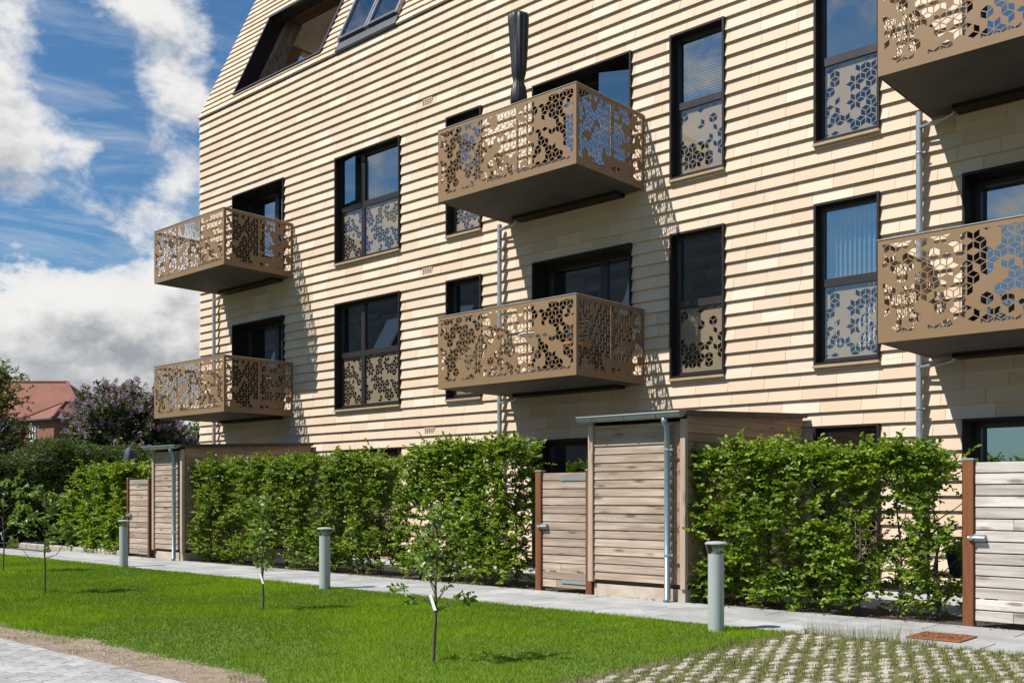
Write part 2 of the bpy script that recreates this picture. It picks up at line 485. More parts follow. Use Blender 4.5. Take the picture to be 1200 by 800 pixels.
def link_mesh(name, me, parent, at, rz=0.0):
    o = bpy.data.objects.new(name, me); COL.objects.link(o)
    place(o, parent, at); o.rotation_euler = (0, 0, rz)
    return o

# ================================================================ APARTMENT BUILDING
FY = 13.0           # facade plane
XL, XR = -22.1, 4.6
EAVE = 10.52
SL = .467           # roof: y per z
apt = thing('apartment_building', (-8.7, 13.0, 0), 'cream tiled apartment building with bronze perforated balconies and steep roof', 'building')

TOPS = (2.21, 5.262, 8.305)
WH = 2.217
COLS = {'A': (-20.605, -18.555), 'G': (-16.73, -14.69), 'F': (-13.39, -12.48), 'B': (-11.255, -9.183), 'D': (-8.46, -7.515),
        'E': (-6.12, -5.205), 'C': (-4.161, -2.09), 'H': (-.9, .02), 'I': (1.5, 2.4)}
DOORS = ('A', 'B', 'C')
ops = []
for k, (a, b) in COLS.items():
    for t in TOPS:
        ops.append((a, b, max(t-WH, .02), t))
ROWH = .1901
mb = MB()
fac = lambda x, s, n: (x, FY-n, s)
courses(mb, XL, XR, 5.25-27*ROWH, 5.25+16*ROWH-.001, ROWH, .034, ops, fac)
courses(mb, XL, XR, 5.25+16*ROWH, EAVE, (EAVE-5.25-16*ROWH)/12, .034, ops, fac, seed=6)
mb.build('siding', M['tile'], apt, (-8.7, 13, 0))
mb = MB()
rects = [(XL+.02, XR, 0, EAVE)]
for op in ops: rects = subtract(rects, op)
for r in rects: mb.box(r[0], r[1], FY+.022, FY+.30, r[2], r[3], 0, .5)
mb.build('wall', M['core'], apt, (-8.7, 13, 0))

# --- roof: tiled slope with a roof terrace opening and roof windows
RU = Vector((0, SL, 1)).normalized(); RN = Vector((0, -1, SL)).normalized()
def rf(x, s, n): return (x, 13.0+RU.y*s+RN.y*(n-.01)-.03, EAVE+RU.z*s+RN.z*(n-.01)+.0)
def zs(z): return (z-EAVE)/RU.z
RTOP = 15.6
TX0, TX1, TZ0, TZ1 = -20.70, -17.36, 10.76, 12.93
SX0, SX1, SZ0, SZ1 = -16.70, -14.80, 10.62, 12.2
rops = [(TX0, TX1, zs(TZ0), zs(TZ1)), (SX0, SX1, -.1, zs(SZ1)), (-12.8, -10.9, -.1, zs(SZ1)), (-7.6, -5.7, -.1, zs(SZ1))]
mb = MB()
courses(mb, XL-.02, XR, -.02, zs(RTOP), .186, .030, rops, rf)
# underlay slab with the openings left free
rects = [(XL+.02, XR, .05, zs(RTOP))]
for op in rops: rects = subtract(rects, op)
for (a, b, c, d) in rects:
    P = [rf(x, s, n) for n in (-.03, -.25) for (x, s) in ((a, c), (b, c), (b, d), (a, d))]
    mb.add(P, [(0,1,2,3), (7,6,5,4), (0,4,5,1), (1,5,6,2), (2,6,7,3), (3,7,4,0)], 1, .5)
yt = 13+SL*(RTOP-EAVE)
mb.box(XL, XR, yt-.05, 24.5, RTOP-.2, RTOP, 1, .5)
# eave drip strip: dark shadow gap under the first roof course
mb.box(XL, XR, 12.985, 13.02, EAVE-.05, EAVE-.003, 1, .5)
mb.build('roof', [M['tile'], M['felt']], apt, (-8.7, 13, EAVE))

# --- gable wall (faces away to the left) with the opening of the roof terrace
gp = [(13.035, 0), (13.035, EAVE), (yt-.02, RTOP-.01), (24.4, RTOP-.01), (24.4, 0)]
gh = [(13+SL*(11.0-EAVE)+1.66, 11.0), (13+SL*(13.02-EAVE)+1.66, 13.02), (17.3, 13.02), (17.3, 11.0)]
mb = MB()
o3 = [Vector((p[0], p[1], 0)) for p in gp]; h3 = [Vector((p[0], p[1], 0)) for p in gh]
ap_ = o3+h3
V = [(XL, p.x, p.y) for p in ap_] + [(XL+.28, p.x, p.y) for p in ap_]; n = len(ap_)
F = [tuple(t) for t in tessellate_polygon([o3, h3])]
F += [tuple(n+i for i in reversed(t)) for t in F]
for base, cnt in ((0, 5), (5, 4)):
    for q in range(cnt):
        F.append((base+q, base+(q+1) % cnt, n+base+(q+1) % cnt, n+base+q))
mb.add(V, F, 0, .5)
mb.build('gable_wall', M['tile'], apt, (-22, 18, 0))
mb = MB(); mb.box(XL+.3, XR, 24.0, 24.3, 0, RTOP-.2, 0, .5); mb.box(XR-.3, XR, 13.31, 24, 0, EAVE, 0, .5); mb.build('rear_wall', M['tile'], apt, (-8.7, 24, 0))

# --- roof terrace
ter = MB()
def ry(z): return 13+SL*(z-EAVE)
# ceiling, floor, back wall, right wall
ter.box(-21.8, -17.0, ry(13.06)+.30, 17.6, 13.06, 13.12, 0, .5)
ter.box(-21.8, -17.0, 13.35, 17.6, 9.9, 9.98, 1, .5)
ter.box(-21.8, -17.0, 17.5, 17.6, 9.98, 13.06, 1, .3)
P = [(x, y, z) for x in (-17.1, -17.0) for (y, z) in ((ry(9.98)+.62, 9.98), (ry(13.05)+.30, 13.05), (17.5, 13.05), (17.5, 9.98))]
ter.add(P, [(0,1,2,3), (7,6,5,4), (0,4,5,1), (1,5,6,2), (2,6,7,3), (3,7,4,0)], 1, .7)
terr = ter.build('roof_terrace', [M['white_ceiling'], M['loft_wood']], apt, (-19, 13, 10))
fr = MB()
for (xa, xb) in ((TX0-.02, TX0+.035), (TX1-.035, TX1+.02)):   # side linings of the opening, following the slope
    P = [(x, ry(z)+dy, z) for x in (xa, xb) for (z, dy) in ((TZ0, -.075), (TZ1, -.075), (TZ1, .34), (TZ0, .34))]
    fr.add(P, [(0,1,2,3), (7,6,5,4), (0,4,5,1), (1,5,6,2), (2,6,7,3), (3,7,4,0)], 0, .5)
for z0, z1 in ((TZ0-.03, TZ0+.02), (TZ1-.02, TZ1+.05)):
    P = [(x, ry(z)+dy, z) for x in (TX0-.02, TX1+.02) for (z, dy) in ((z0, -.08), (z1, -.08), (z1, .36), (z0, .36))]
    fr.add(P, [(0,1,2,3), (7,6,5,4), (0,4,5,1), (1,5,6,2), (2,6,7,3), (3,7,4,0)], 0, .5)
fr.build('opening_frame', M['frame'], terr, (-19, 13, 10))
pb = MB()    # weathered boards lining the left side behind the frame, and the raked post
for i in range(4):
    d0 = .36+i*.115
    P = [(x, ry(z)+dy, z) for x in (TX0-.05, TX0+.05-.004*(i % 2)) for (z, dy) in ((10.0, d0), (13.06, d0), (13.06, d0+.108), (10.0, d0+.108))]
    pb.add(P, [(0,1,2,3), (7,6,5,4), (0,4,5,1), (1,5,6,2), (2,6,7,3), (3,7,4,0)], 0)
pb.build('post', M['loft_post'], terr, (-19, 13, 10))
wb = MB()    # slatted head board under the ridge side of the opening
for i in range(9):
    y0 = ry(TZ1)+.36+i*.045
    wb.box(TX0+.05, TX1-.05, y0, y0+.04, 12.985+.0*i, 13.055, 0)
wb.build('slatted_board', M['loft_wood'], terr, (-19, 13, 10))
wb = MB(); wb.box(-21.8, -17.1, 17.30, 17.465, 12.6, 13.05, 0, .4)
for i in range(14):
    wb.box(-21.78+i*.33, -21.48+i*.33, 17.47, 17.495, 9.99, 12.6, 0)
wb.build('rear_cladding', M['loft_wood'], terr, (-19, 13, 10))

# --- roof windows
def roof_window(x0, x1):
    m_ = MB()
    s0, s1 = zs(SZ0)+.06, zs(SZ1)
    def bar(a, b, c, d, n0, n1, mi):
        P = [rf(x, s, n) for n in (n1, n0) for (x, s) in ((a, c), (b, c), (b, d), (a, d))]
        m_.add(P, [(0,1,2,3), (7,6,5,4), (0,4,5,1), (1,5,6,2), (2,6,7,3), (3,7,4,0)], mi, .5)
    bar(x0, x1, -.02, s0+.06, -.06, .05, 1)      # apron flashing
    xm = (x0+x1)/2
    for (a, b) in ((x0+.01, xm-.015), (xm+.015, x1-.01)):
        bar(a, a+.055, s0+.06, s1, -.1, .11, 0); bar(b-.055, b, s0+.06, s1, -.1, .11, 0)
        bar(a+.055, b-.055, s0+.06, s0+.13, -.1, .115, 1); bar(a+.055, b-.055, s1-.06, s1, -.1, .11, 0)
    bar(xm-.015, xm+.015, s0+.06, s1, -.1, .06, 1)
    w = m_.build('roof_window', [M['sheen_grey'], M['dark_flash']], apt, (x0, 13, SZ0))
    g = MB()
    for (a, b) in ((x0+.065, xm-.07), (xm+.07, x1-.065)):
        P = [rf(x, s, .07) for (x, s) in ((a, s0+.13), (b, s0+.13), (b, s1-.06), (a, s1-.06))]
        g.add(P, [(0,1,2,3)], 0, .5)
    g.build('pane', M['glass'], w, (x0, 13, SZ0))
    r = MB()
    P = [rf(x, s, n) for n in (-.26, -.9) for (x, s) in ((x0, s0-.1), (x1, s0-.1), (x1, s1), (x0, s1))]
    r.add(P, [(4,5,6,7), (0,1,5,4), (1,2,6,5), (2,3,7,6), (3,0,4,7)], 0, .5)
    r.build('reveal', M['room'], w, (x0, 13, SZ0))
for (a, b, c, d) in rops[1:]: roof_window(a, b)

# --- windows
PANELS = {}
def get_panel(w, h, seed, mar=(.012, .012, .02, .02), dens=1.0, a=.083):
    k = (round(w, 3), round(h, 3), seed)
    if k not in PANELS: PANELS[k] = perforated(w, h, seed, a, mar, .80)
    return PANELS[k]

def room(x0, x1, z0, z1, y0, depth, parent, org, mi='room'):
    r = MB(); e = .35
    X0, X1, Z0, Z1, Y1 = x0-e, x1+e, z0-.02, z1+.15, y0+depth
    X0, X1 = x0-.02, x1+.02
    P = [(X0,y0,Z0),(X1,y0,Z0),(X1,Y1,Z0),(X0,Y1,Z0),(X0,y0,Z1),(X1,y0,Z1),(X1,Y1,Z1),(X0,Y1,Z1)]
    r.add(P, [(0,1,2,3),(7,6,5,4),(2,6,7,3),(1,5,6,2),(0,3,7,4)], 0, .5)
    return r.build('room_interior', M[mi], parent, org)

def window(col, fl, split=None, blind=None, open_left=False):
    x0, x1 = COL_X = COLS[col]; z1 = TOPS[fl]; z0 = max(z1-WH, .06)
    org = ((x0+x1)/2, FY, z0)
    w = MB()
    yo, yi = 12.945, 13.30
    L = .032
    w.box(x0, x0+L, yo, yi, z0, z1, 0, .5); w.box(x1-L, x1, yo, yi, z0, z1, 0, .5)
    w.box(x0+L, x1-L, yo, yi, z1-L, z1, 0, .5); w.box(x0+L, x1-L, yo, yi, z0, z0+L, 0, .5)
    ya, yb = 13.085, 13.165
    tz = z0 + 1.135                     # transom
    B = .052
    xs = [x0+L, x1-L] if split is None else [x0+L, x0+L+split, x1-L]
    lights = []
    for i in range(len(xs)-1):
        a, b = xs[i], xs[i+1]
        w.box(a, a+B, ya, yb, z0+L, z1-L, 1, .5); w.box(b-B, b, ya-.002, yb, z0+L, z1-L, 1, .5)
        w.box(a+B, b-B, ya-.004, yb, z0+L, z0+L+B+.01, 1, .5); w.box(a+B, b-B, ya-.004, yb, z1-L-B, z1-L, 1, .5)
        w.box(a+B, b-B, ya-.006, yb, tz-.055, tz+.055, 1, .5)
        lights.append((a+B, b-B))
    if col != 'G' or True:
        win = w.build('window', [M['lining'], M['frame']], apt, org)
    s = MB(); s.bbox(x0-.005, x1+.005, 12.925, 13.06, z0-.042, z0-.004, .004)
    s.build('sill', M['sill'], win, org)
    g = MB()
    for i, (a, b) in enumerate(lights):
        if open_left and i == 0: pass
        else: g.box(a, b, 13.125, 13.129, tz+.055, z1-L-B, 0, .5)
        g.box(a, b, 13.098, 13.102, z0+L+B+.01, tz-.055, 1, .5)
    g.build('pane', [M['glass'], M['glass_clear']], win, org)
    for i, (a, b) in enumerate(lights):
        hh = (tz-.055) - (z0+L+B+.01)
        me = get_panel(b-a-.006, hh-.006, 31+i+(ord(col) % 5)); me.materials[0] = M['panel']
        link_mesh('perforated_panel', me, win, (a+.003, 13.125, z0+L+B+.013))
    if open_left:
        a, b = lights[0]; hgt = (z1-L-B)-(tz+.055)
        sm = MB(); wd = b-a+.06
        sm.box(0, wd, -.03, .03, 0, .05, 0, .5); sm.box(0, wd, -.03, .03, hgt-.0, hgt+.05, 0, .5)
        sm.box(0, .05, -.03, .03, .05, hgt, 0, .5); sm.box(wd-.05, wd, -.03, .03, .05, hgt, 0, .5)
        sash = sm.build('open_sash', M['frame'], win, (a-.03, 13.06, tz+.03)); sash.rotation_euler = (0, 0, -math.radians(10))
        sg = MB(); sg.box(.05, wd-.05, -.002, .002, .05, hgt, 0, .5)
        gp_ = sg.build('pane', M['glass'], None); gp_.parent = sash; gp_.location = (0, 0, 0)
    room(x0, x1, z0, z1, 13.301, 2.2, win, org)
    if blind == 'slat':
        bl = MB()
        n = int((z1-tz-.25)/.04)
        for i in range(n):
            zz = tz+.07+i*.04
            bl.add([(x0+.10, 13.20, zz), (x1-.08, 13.20, zz), (x1-.08, 13.228, zz+.024), (x0+.10, 13.228, zz+.024)], [(0,1,2,3)], 0)
        bl.build('venetian_blind', M['blind'], win, org)
    if blind == 'vert':
        bl = MB(); n = 11
        for i in range(n):
            xx = x0+.10+i*(x1-x0-.18)/n
            bl.add([(xx, 13.27, tz-.9), (xx+.042, 13.24, tz-.9), (xx+.042, 13.24, z1-.1), (xx, 13.27, z1-.1)], [(0,1,2,3)], 0)
        bl.build('vertical_blind', M['blind'], win, org)
    return win
for fl in (0, 1, 2):
    window('G', fl, .74, open_left=(fl == 2))
    window('F', fl)
    window('D', fl, blind='slat' if fl == 2 else None)
    window('E', fl, blind='vert' if fl == 1 else None)
    window('H', fl); window('I', fl)

# --- balcony / terrace doors
def balcony_door(col, fl, opened=False):
    x0, x1 = COLS[col]; z1 = TOPS[fl]; z0 = max(z1-WH, .02)
    org = ((x0+x1)/2, FY, z0)
    w = MB(); L = .03
    yo, yi = 12.945, 13.46
    w.box(x0, x0+L, yo, yi, z0, z1, 0, .5); w.box(x1-L, x1, yo, yi, z0, z1, 0, .5)
    w.box(x0+L, x1-L, yo, yi, z1-L, z1, 0, .5); w.box(x0+L, x1-L, yo+.02, yi, z0, z0+L, 0, .5)
    ya, yb = 13.35, 13.43
    xm = x0 + (x1-x0)*.60
    B = .07
    lights = []
    for (a, b) in ((x0+L, xm), (xm, x1-L)):
        w.box(a, a+B, ya, yb, z0+L, z1-L, 1, .5); w.box(b-B, b, ya-.002, yb, z0+L, z1-L, 1, .5)
        w.box(a+B, b-B, ya-.004, yb, z0+L, z0+L+.1, 1, .5); w.box(a+B, b-B, ya-.004, yb, z1-L-B, z1-L, 1, .5)
        lights.append((a+B, b-B))
    d = w.build('balcony_door', [M['lining'], M['frame']], apt, org)
    g = MB()
    for i, (a, b) in enumerate(lights):
        if opened and i == 1: continue
        g.box(a, b, 13.39, 13.394, z0+L+.1, z1-L-B, 0, .5)
    g.build('pane', M['glass'], d, org)
    if opened:
        a, b = lights[1]; wd = b-a+.10; hg = z1-L-B-(z0+L+.1)
        sm = MB()
        sm.box(-wd, 0, -.03, .03, 0, .07, 0, .5); sm.box(-wd, 0, -.03, .03, hg-.06, hg, 0, .5)
        sm.box(-.06, 0, -.03, .03, .07, hg-.06, 0, .5); sm.box(-wd, -wd+.06, -.03, .03, .07, hg-.06, 0, .5)
        lf = sm.build('door_leaf', M['frame'], d, (x1-L-.01, 13.31, z0+L+.1)); lf.rotation_euler = (0, 0, math.radians(27))
        sg = MB(); sg.box(-wd+.06, -.06, -.002, .002, .07, hg-.06, 0, .5)
        q = sg.build('pane', M['glass'], None); q.parent = lf; q.location = (0, 0, 0)
    room(x0, x1, z0, z1, 13.461, 2.6, d, org)
for c in DOORS:
    for fl in (0, 1, 2): balcony_door(c, fl, opened=(c == 'B' and fl == 2))

# --- balconies
BW, BD, BH = 2.88, 1.737, 1.167
FRONT = perforated(BW, BH, 3, .08, (.055, .055, .10, .055), .86)
SIDE = perforated(BD-.03, BH, 9, .08, (.05, .05, .10, .055), .86)
CAPM = None
def balcony(x0, zb):
    org = (x0, FY-BD, zb)
    s = MB()
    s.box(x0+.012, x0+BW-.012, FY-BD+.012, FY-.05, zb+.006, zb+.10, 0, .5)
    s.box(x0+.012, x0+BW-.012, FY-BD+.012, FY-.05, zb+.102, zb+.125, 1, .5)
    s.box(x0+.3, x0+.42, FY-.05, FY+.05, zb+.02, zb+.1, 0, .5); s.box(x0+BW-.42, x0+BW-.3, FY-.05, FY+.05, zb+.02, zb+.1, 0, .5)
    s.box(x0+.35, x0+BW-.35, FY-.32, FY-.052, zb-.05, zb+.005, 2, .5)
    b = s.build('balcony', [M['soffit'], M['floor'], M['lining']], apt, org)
    link_mesh('front_railing', FRONT, b, (x0, FY-BD, zb))
    link_mesh('side_railing', SIDE, b, (x0+BW, FY-BD+.0045, zb), math.pi/2)
    l = link_mesh('side_railing', SIDE, b, (x0+.004, FY-BD+.0045, zb), math.pi/2)
    c = MB(); zt = zb+BH
    c.bbox(x0-.008, x0+BW+.008, FY-BD-.008, FY-BD+.03, zt+.001, zt+.014, .003)
    c.bbox(x0-.008, x0+.028, FY-BD+.031, FY-.03, zt+.001, zt+.014, .003)
    c.bbox(x0+BW-.028, x0+BW+.008, FY-BD+.031, FY-.03, zt+.001, zt+.014, .003)
    for px in (x0+.03, x0+BW/3, x0+BW*2/3, x0+BW-.03):       # uprights behind the sheet
        c.box(px-.012, px+.012, FY-BD+.012, FY-BD+.03, zb+.126, zt, 1, .5)
    for py in (FY-BD*.5, FY-.06):
        for px in (x0+.022, x0+BW-.022): c.box(px-.008, px+.008, py-.012, py+.012, zb+.126, zt, 1, .5)
    c.build('handrail', [M['cap'], M['bronze']], b, org)
    # drain spout below the slab
    p = MB()
    p.tube([(x0-.10, 12.86, zb-.12), (x0+.30, 12.80, zb-.075), (x0+.33, 12.80, zb-.05), (x0+.33, 12.80, zb+.0)], .024, 10)
    p.build('drain_spout', M['galv'], b, org, smooth=True)
for x0 in (-21.10, -11.822, -4.543):
    for zb in (2.998, 6.043): balcony(x0, zb)
# --- downpipes beside the balconies
for x, zt in ((-21.27, 6.10), (-11.95, 6.03), (-4.66, 6.13)):
    p = MB(); p.tube([(x, 12.88, .03), (x, 12.88, zt)], .041, 14)
    d = p.build('drainpipe', M['galv'], apt, (x, 12.88, 0), smooth=False)
    for z in (.9, 2.35, 3.9, 5.6):
        b = MB()
        b.lathe([(.047, 0), (.049, .012), (.047, .024)], (x, 12.88, z), 14)
        b.box(x-.012, x+.012, 12.925, 12.99, z+.002, z+.022)
        b.box(x+.04, x+.075, 12.872, 12.888, z+.002, z+.022)
        b.build('bracket', M['galv'], d, (x, 12.88, 0))
    for z in (2.9, 4.6):
        b = MB(); b.lathe([(.046, 0), (.046, .06)], (x, 12.88, z), 14); b.build('coupling', M['galv'], d, (x, 12.88, 0))
# --- small air vents in the tiles
for (x, z) in ((-13.92, 8.754), (-13.92, 5.535), (-13.86, 2.493)):
    v = MB(); w_, h_ = .27, .125
    v.box(x-w_/2, x+w_/2, 12.977, 12.985, z-h_/2, z+h_/2, 0, .4)
    vo = v.build('air_vent', M['tile'], apt, (x, 12.96, z))
    h = MB()
    for i in range(5):
        for j in range(3): h.box(x-.105+i*.052-.009, x-.105+i*.052+.009, 12.971, 12.9765, z-.045+j*.04-.012, z-.045+j*.04+.012)
    h.build('vent_hole', M['lining'], vo, (x, 12.96, z))

# ================================================================ SHEDS
def shed(x0, x1, label):
    yf = 9.93; yb_ = 12.93; zf = 2.12; z0 = .215
    t = thing('garden_shed', ((x0+x1)/2, yf, 0), label, 'shed', 'timber sheds between the garden gates')
    org = ((x0+x1)/2, yf, 0)
    b = MB()
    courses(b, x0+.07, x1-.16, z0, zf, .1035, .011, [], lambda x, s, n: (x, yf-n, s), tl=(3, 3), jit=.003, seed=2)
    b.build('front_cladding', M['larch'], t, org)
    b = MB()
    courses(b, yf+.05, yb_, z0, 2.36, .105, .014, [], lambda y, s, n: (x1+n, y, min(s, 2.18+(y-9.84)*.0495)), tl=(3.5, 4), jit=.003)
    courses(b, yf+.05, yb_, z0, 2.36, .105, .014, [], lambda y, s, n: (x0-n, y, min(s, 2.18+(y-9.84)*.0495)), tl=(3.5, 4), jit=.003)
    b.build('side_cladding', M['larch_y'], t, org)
    c = MB()
    c.bbox(x0-.012, x0+.062, yf-.035, yf+.03, z0-.03, zf+.03, .004); c.build('corner_trim', M['trim'], t, org); c = MB(); c.bbox(x1-.05, x1+.02, yf-.035, yf+.03, z0-.05, zf+.03, .004)
    c.build('corner_trim', M['trim'], t, org)
    r = MB(); r.box(x1-.155, x1-.055, yf-.004, yf+.02, z0, zf); r.build('recessed_board', M['larch_y'], t, org)
    p = MB(); p.box(x0+.05, x1-.12, yf+.02, yf+.2, .0, .16); p.box(x1-.10, x1+.0, yf+.0, yb_, .0, .16); p.box(x0, x0+.08, yf+.21, yb_, 0, .16)
    p.build('plinth', M['plinth'], t, org)
    core = MB(); core.box(x0+.03, x1-.03, yf+.03, yb_-.02, .17, 2.1); core.build('frame', M['core'], t, org)
    # roof: felt slab rising towards the house, dark fascia on the sides
    R = MB()
    za, zb2 = zf+.075, 2.345
    P = [(x0-.05, yf-.09, za), (x1+.05, yf-.09, za), (x1+.05, yb_, zb2), (x0-.05, yb_, zb2)]
    P += [(p_[0], p_[1], p_[2]+.04) for p_ in P]
    R.add(P, [(3,2,1,0), (4,5,6,7), (0,1,5,4), (1,2,6,5), (2,3,7,6), (3,0,4,7)], 0, .5)
    for xa, xb in ((x1+.05, x1+.072), (x0-.072, x0-.05)):
        Q = [(xa, yf-.09, za-.02), (xb, yf-.09, za-.02), (xb, yb_, zb2-.02), (xa, yb_, zb2-.02)]
        Q += [(p_[0], p_[1], p_[2]+.064) for p_ in Q]
        R.add(Q, [(3,2,1,0), (4,5,6,7), (0,1,5,4), (1,2,6,5), (2,3,7,6), (3,0,4,7)], 1, .5)
    R.build('roof', [M['felt'], M['fascia']], t, org)
    # half round gutter with brackets
    G = MB(); seg = 10; rad = .062; cy = yf-.155; cz = zf+.095
    V = []
    for x in (x0-.055, x1+.06):
        for r_ in (rad, rad-.005):
            for k in range(seg+1):
                a = math.pi + math.pi*k/seg
                V.append((x, cy+r_*math.cos(a), cz+r_*math.sin(a)))
    n = seg+1; F = []
    for k in range(seg):
        F += [(k, k+1, 2*n+k+1, 2*n+k), (n+k+1, n+k, 3*n+k, 3*n+k+1), (k+1, k, n+k, n+k+1), (2*n+k, 2*n+k+1, 3*n+k+1, 3*n+k)]
    F += [(0, n, 3*n, 2*n)[::-1], (seg, n+seg, 3*n+seg, 2*n+seg), tuple(range(n)), tuple(range(2*n, 3*n))[::-1]]
    G.add(V, F, 0, .5)
    G.tube([(x0-.055, cy-rad, cz+.004), (x1+.06, cy-rad, cz+.004)], .009, 8, 1)
    g = G.build('gutter', [M['gutter'], M['zinc']], t, org)
    for f in (.12, .47, .80):
        br = MB(); x = x0+(x1-x0)*f
        br.tube([(x, cy+(rad+.004)*math.cos(a), cz+(rad+.004)*math.sin(a)) for a in [math.pi+math.pi*k/8 for k in range(9)]], .006, 6)
        br.build('gutter_bracket', M['gutter'], g, org)
    px = x1-.19; py = yf-.085
    D = MB(); D.tube([(px, cy, cz-.05), (px, cy+.01, cz-.10), (px, py, cz-.17), (px, py, .05), (px, py-.03, .02)], .038, 16)
    d = D.build('downpipe', M['zinc'], t, org, smooth=True)
    for z in (.55, 1.78):
        cl = MB()
        cl.lathe([(.043, 0), (.045, .012), (.043, .024)], (px, py, z), 16)
        cl.box(px+.042, px+.075, py-.008, py+.008, z, z+.024); cl.box(px-.01, px+.01, py+.04, yf-.012, z, z+.022)
        cl.build('clamp', M['galv'], d, org)
    return t
shed(-7.66, -6.27, 'weathered timber shed between a garden gate and the right hedge, with grey gutter')
shed(-18.63, -17.50, 'weathered timber shed far along the path, between the far gate and the long hedge')

# ================================================================ GATES
def gate(x0, x1, y, ztop, matn, label, posts, latch_side=None, pw=.05):
    t = thing('garden_gate', ((x0+x1)/2, y, 0), label, 'gate', 'slatted garden gates along the path')
    org = ((x0+x1)/2, y, 0)
    b = MB(); h = .1075; n = round((ztop-.06)/h); h = (ztop-.06)/n
    rr = random.Random(int(-x0*100))
    for i in range(n):
        z = .06+i*h; cuts = [x0, x1]
        if rr.random() < .12: cuts = [x0, x0+(x1-x0)*rr.uniform(.3, .7), x1]
        for a, c in zip(cuts[:-1], cuts[1:]):
            j = rr.uniform(-.003, .003)
            b.bbox(a, c-.002, y+j, y+.024+j, z+.006, z+h-.005, .004)
    leaf_ = b.build('gate_leaf', M[matn], t, org)
    fr_ = MB()
    for xx in (x0+.1, x1-.19): fr_.box(xx, xx+.09, y+.028, y+.06, .1, ztop-.05)
    fr_.build('ledge', M['larch_y'], leaf_, org)
    for px in posts:
        p = MB(); p.bbox(px-pw, px+pw, y-.03, y+.07, .0, ztop+.015, .006); po = p.build('post', M['post'], t, org)
        c = MB(); c.bbox(px-pw-.004, px+pw+.004, y-.034, y+.074, ztop+.016, ztop+.035, .003); c.build('post_cap', M['galv'], po, org)
    hx = x1 if latch_side == 'L' else x0
    sgn = -1 if latch_side == 'L' else 1
    for z in (.15, ztop-.085):
        s = MB(); xa, xb = sorted((hx, hx+sgn*.42)); s.box(xa, xb, y-.012, y-.004, z-.022, z+.022)
        s.tube([(hx-sgn*.015, y-.012, z-.04), (hx-sgn*.015, y-.012, z+.04)], .012, 8); s.build('hinge', M['galv'], t, org)
    lx = x0 if latch_side == 'L' else x1
    l = MB(); q = 1 if latch_side == 'L' else -1
    l.tube([(lx-q*.05, y-.05, .855), (lx+q*.10, y-.05, .855)], .013, 10); l.bbox(min(lx, lx+q*.10), max(lx, lx+q*.10), y-.04, y-.004, .82, .89, .003)
    l.tube([(lx-q*.02, y-.045, .835), (lx-q*.02, y-.045, .875)], .02, 10)
    l.build('latch', M['galv'], t, org)
    return t
gate(-8.49, -7.745, 9.98, 1.555, 'larch', 'slatted timber gate between the tall middle hedge and the nearer shed', (-8.545, -7.705), 'L')
gate(-3.09, -1.95, 9.98, 1.575, 'larch_pale', 'pale silvery slatted gate with red brown post at the right edge, behind the doormat', (-3.145, -1.9), 'L')
gate(-19.72, -18.92, 9.98, 1.59, 'larch', 'slatted timber gate beside the far shed, below the closed navy parasol', (-19.76, -18.885), 'L', .03)

# ================================================================ GROUND
def sheet(name, pts, z, m, org=(0,0,0), kind='structure', sub=0):
    b = MB(); b.add([(x, y, z) for x, y in pts], [tuple(range(len(pts)))], 0, .5)
    return tag(b.build(name, m, None, (0, 0, 0)), kind=kind)
sheet('ground', [(-320, -320), (320, -320), (320, 320), (-320, 320)], -.06, M['ground'])
sheet('lawn', [(-60, 3.5), (-4.15, 3.5), (-4.15, 8.52), (-60, 8.52)], 0.0, M['lawn'])
sheet('garden_soil', [(-20.6, 9.98), (6, 9.98), (6, 10.85), (-20.6, 10.85)], -.004, M['soil'])
b = MB()
def slabs(b, x0, x1, y0, y1, sx, sy, z, gap=.005, stag=.5, m=0):
    ny = max(1, round((y1-y0)/sy)); hy = (y1-y0)/ny
    for j in range(ny):
        x = x0 - (stag*sx if j % 2 else 0)
        while x < x1:
            a, c = max(x, x0), min(x+sx, x1)
            if c-a > .03:
                dz = random.uniform(-.0015, .0015)
                b.bbox(a+gap/2, c-gap/2, y0+j*hy+gap/2, y0+(j+1)*hy-gap/2, z-.05, z+dz, .004, m)
            x += sx
slabs(b, -22.6, 5.0, 8.46, 9.97, .8, .5, .012, .009)
slabs(b, -29.0, -22.6, 8.46, 9.4, .8, .5, .012)
path = tag(b.build('path', M['slab']), kind='structure')
sheet('path_bedding', [(-29, 8.50), (5, 8.50), (5, 9.99), (-29, 9.99)], -.03, M['soil'])
b = MB(); slabs(b, -24, 5.0, 10.87, 12.93, .6, .6, .008, .006, 0)
tag(b.build('terrace_paving', M['slab2']), kind='structure')
b = MB(); slabs(b, -15, 3.0, .3, 3.46, .21, .105, .012, .010, .5)
tag(b.build('block_paving', M['block']), kind='structure')
sheet('paving_bed', [(-15, .2), (3, .2), (3, 3.49), (-15, 3.49)], -.012, M['dirt'])
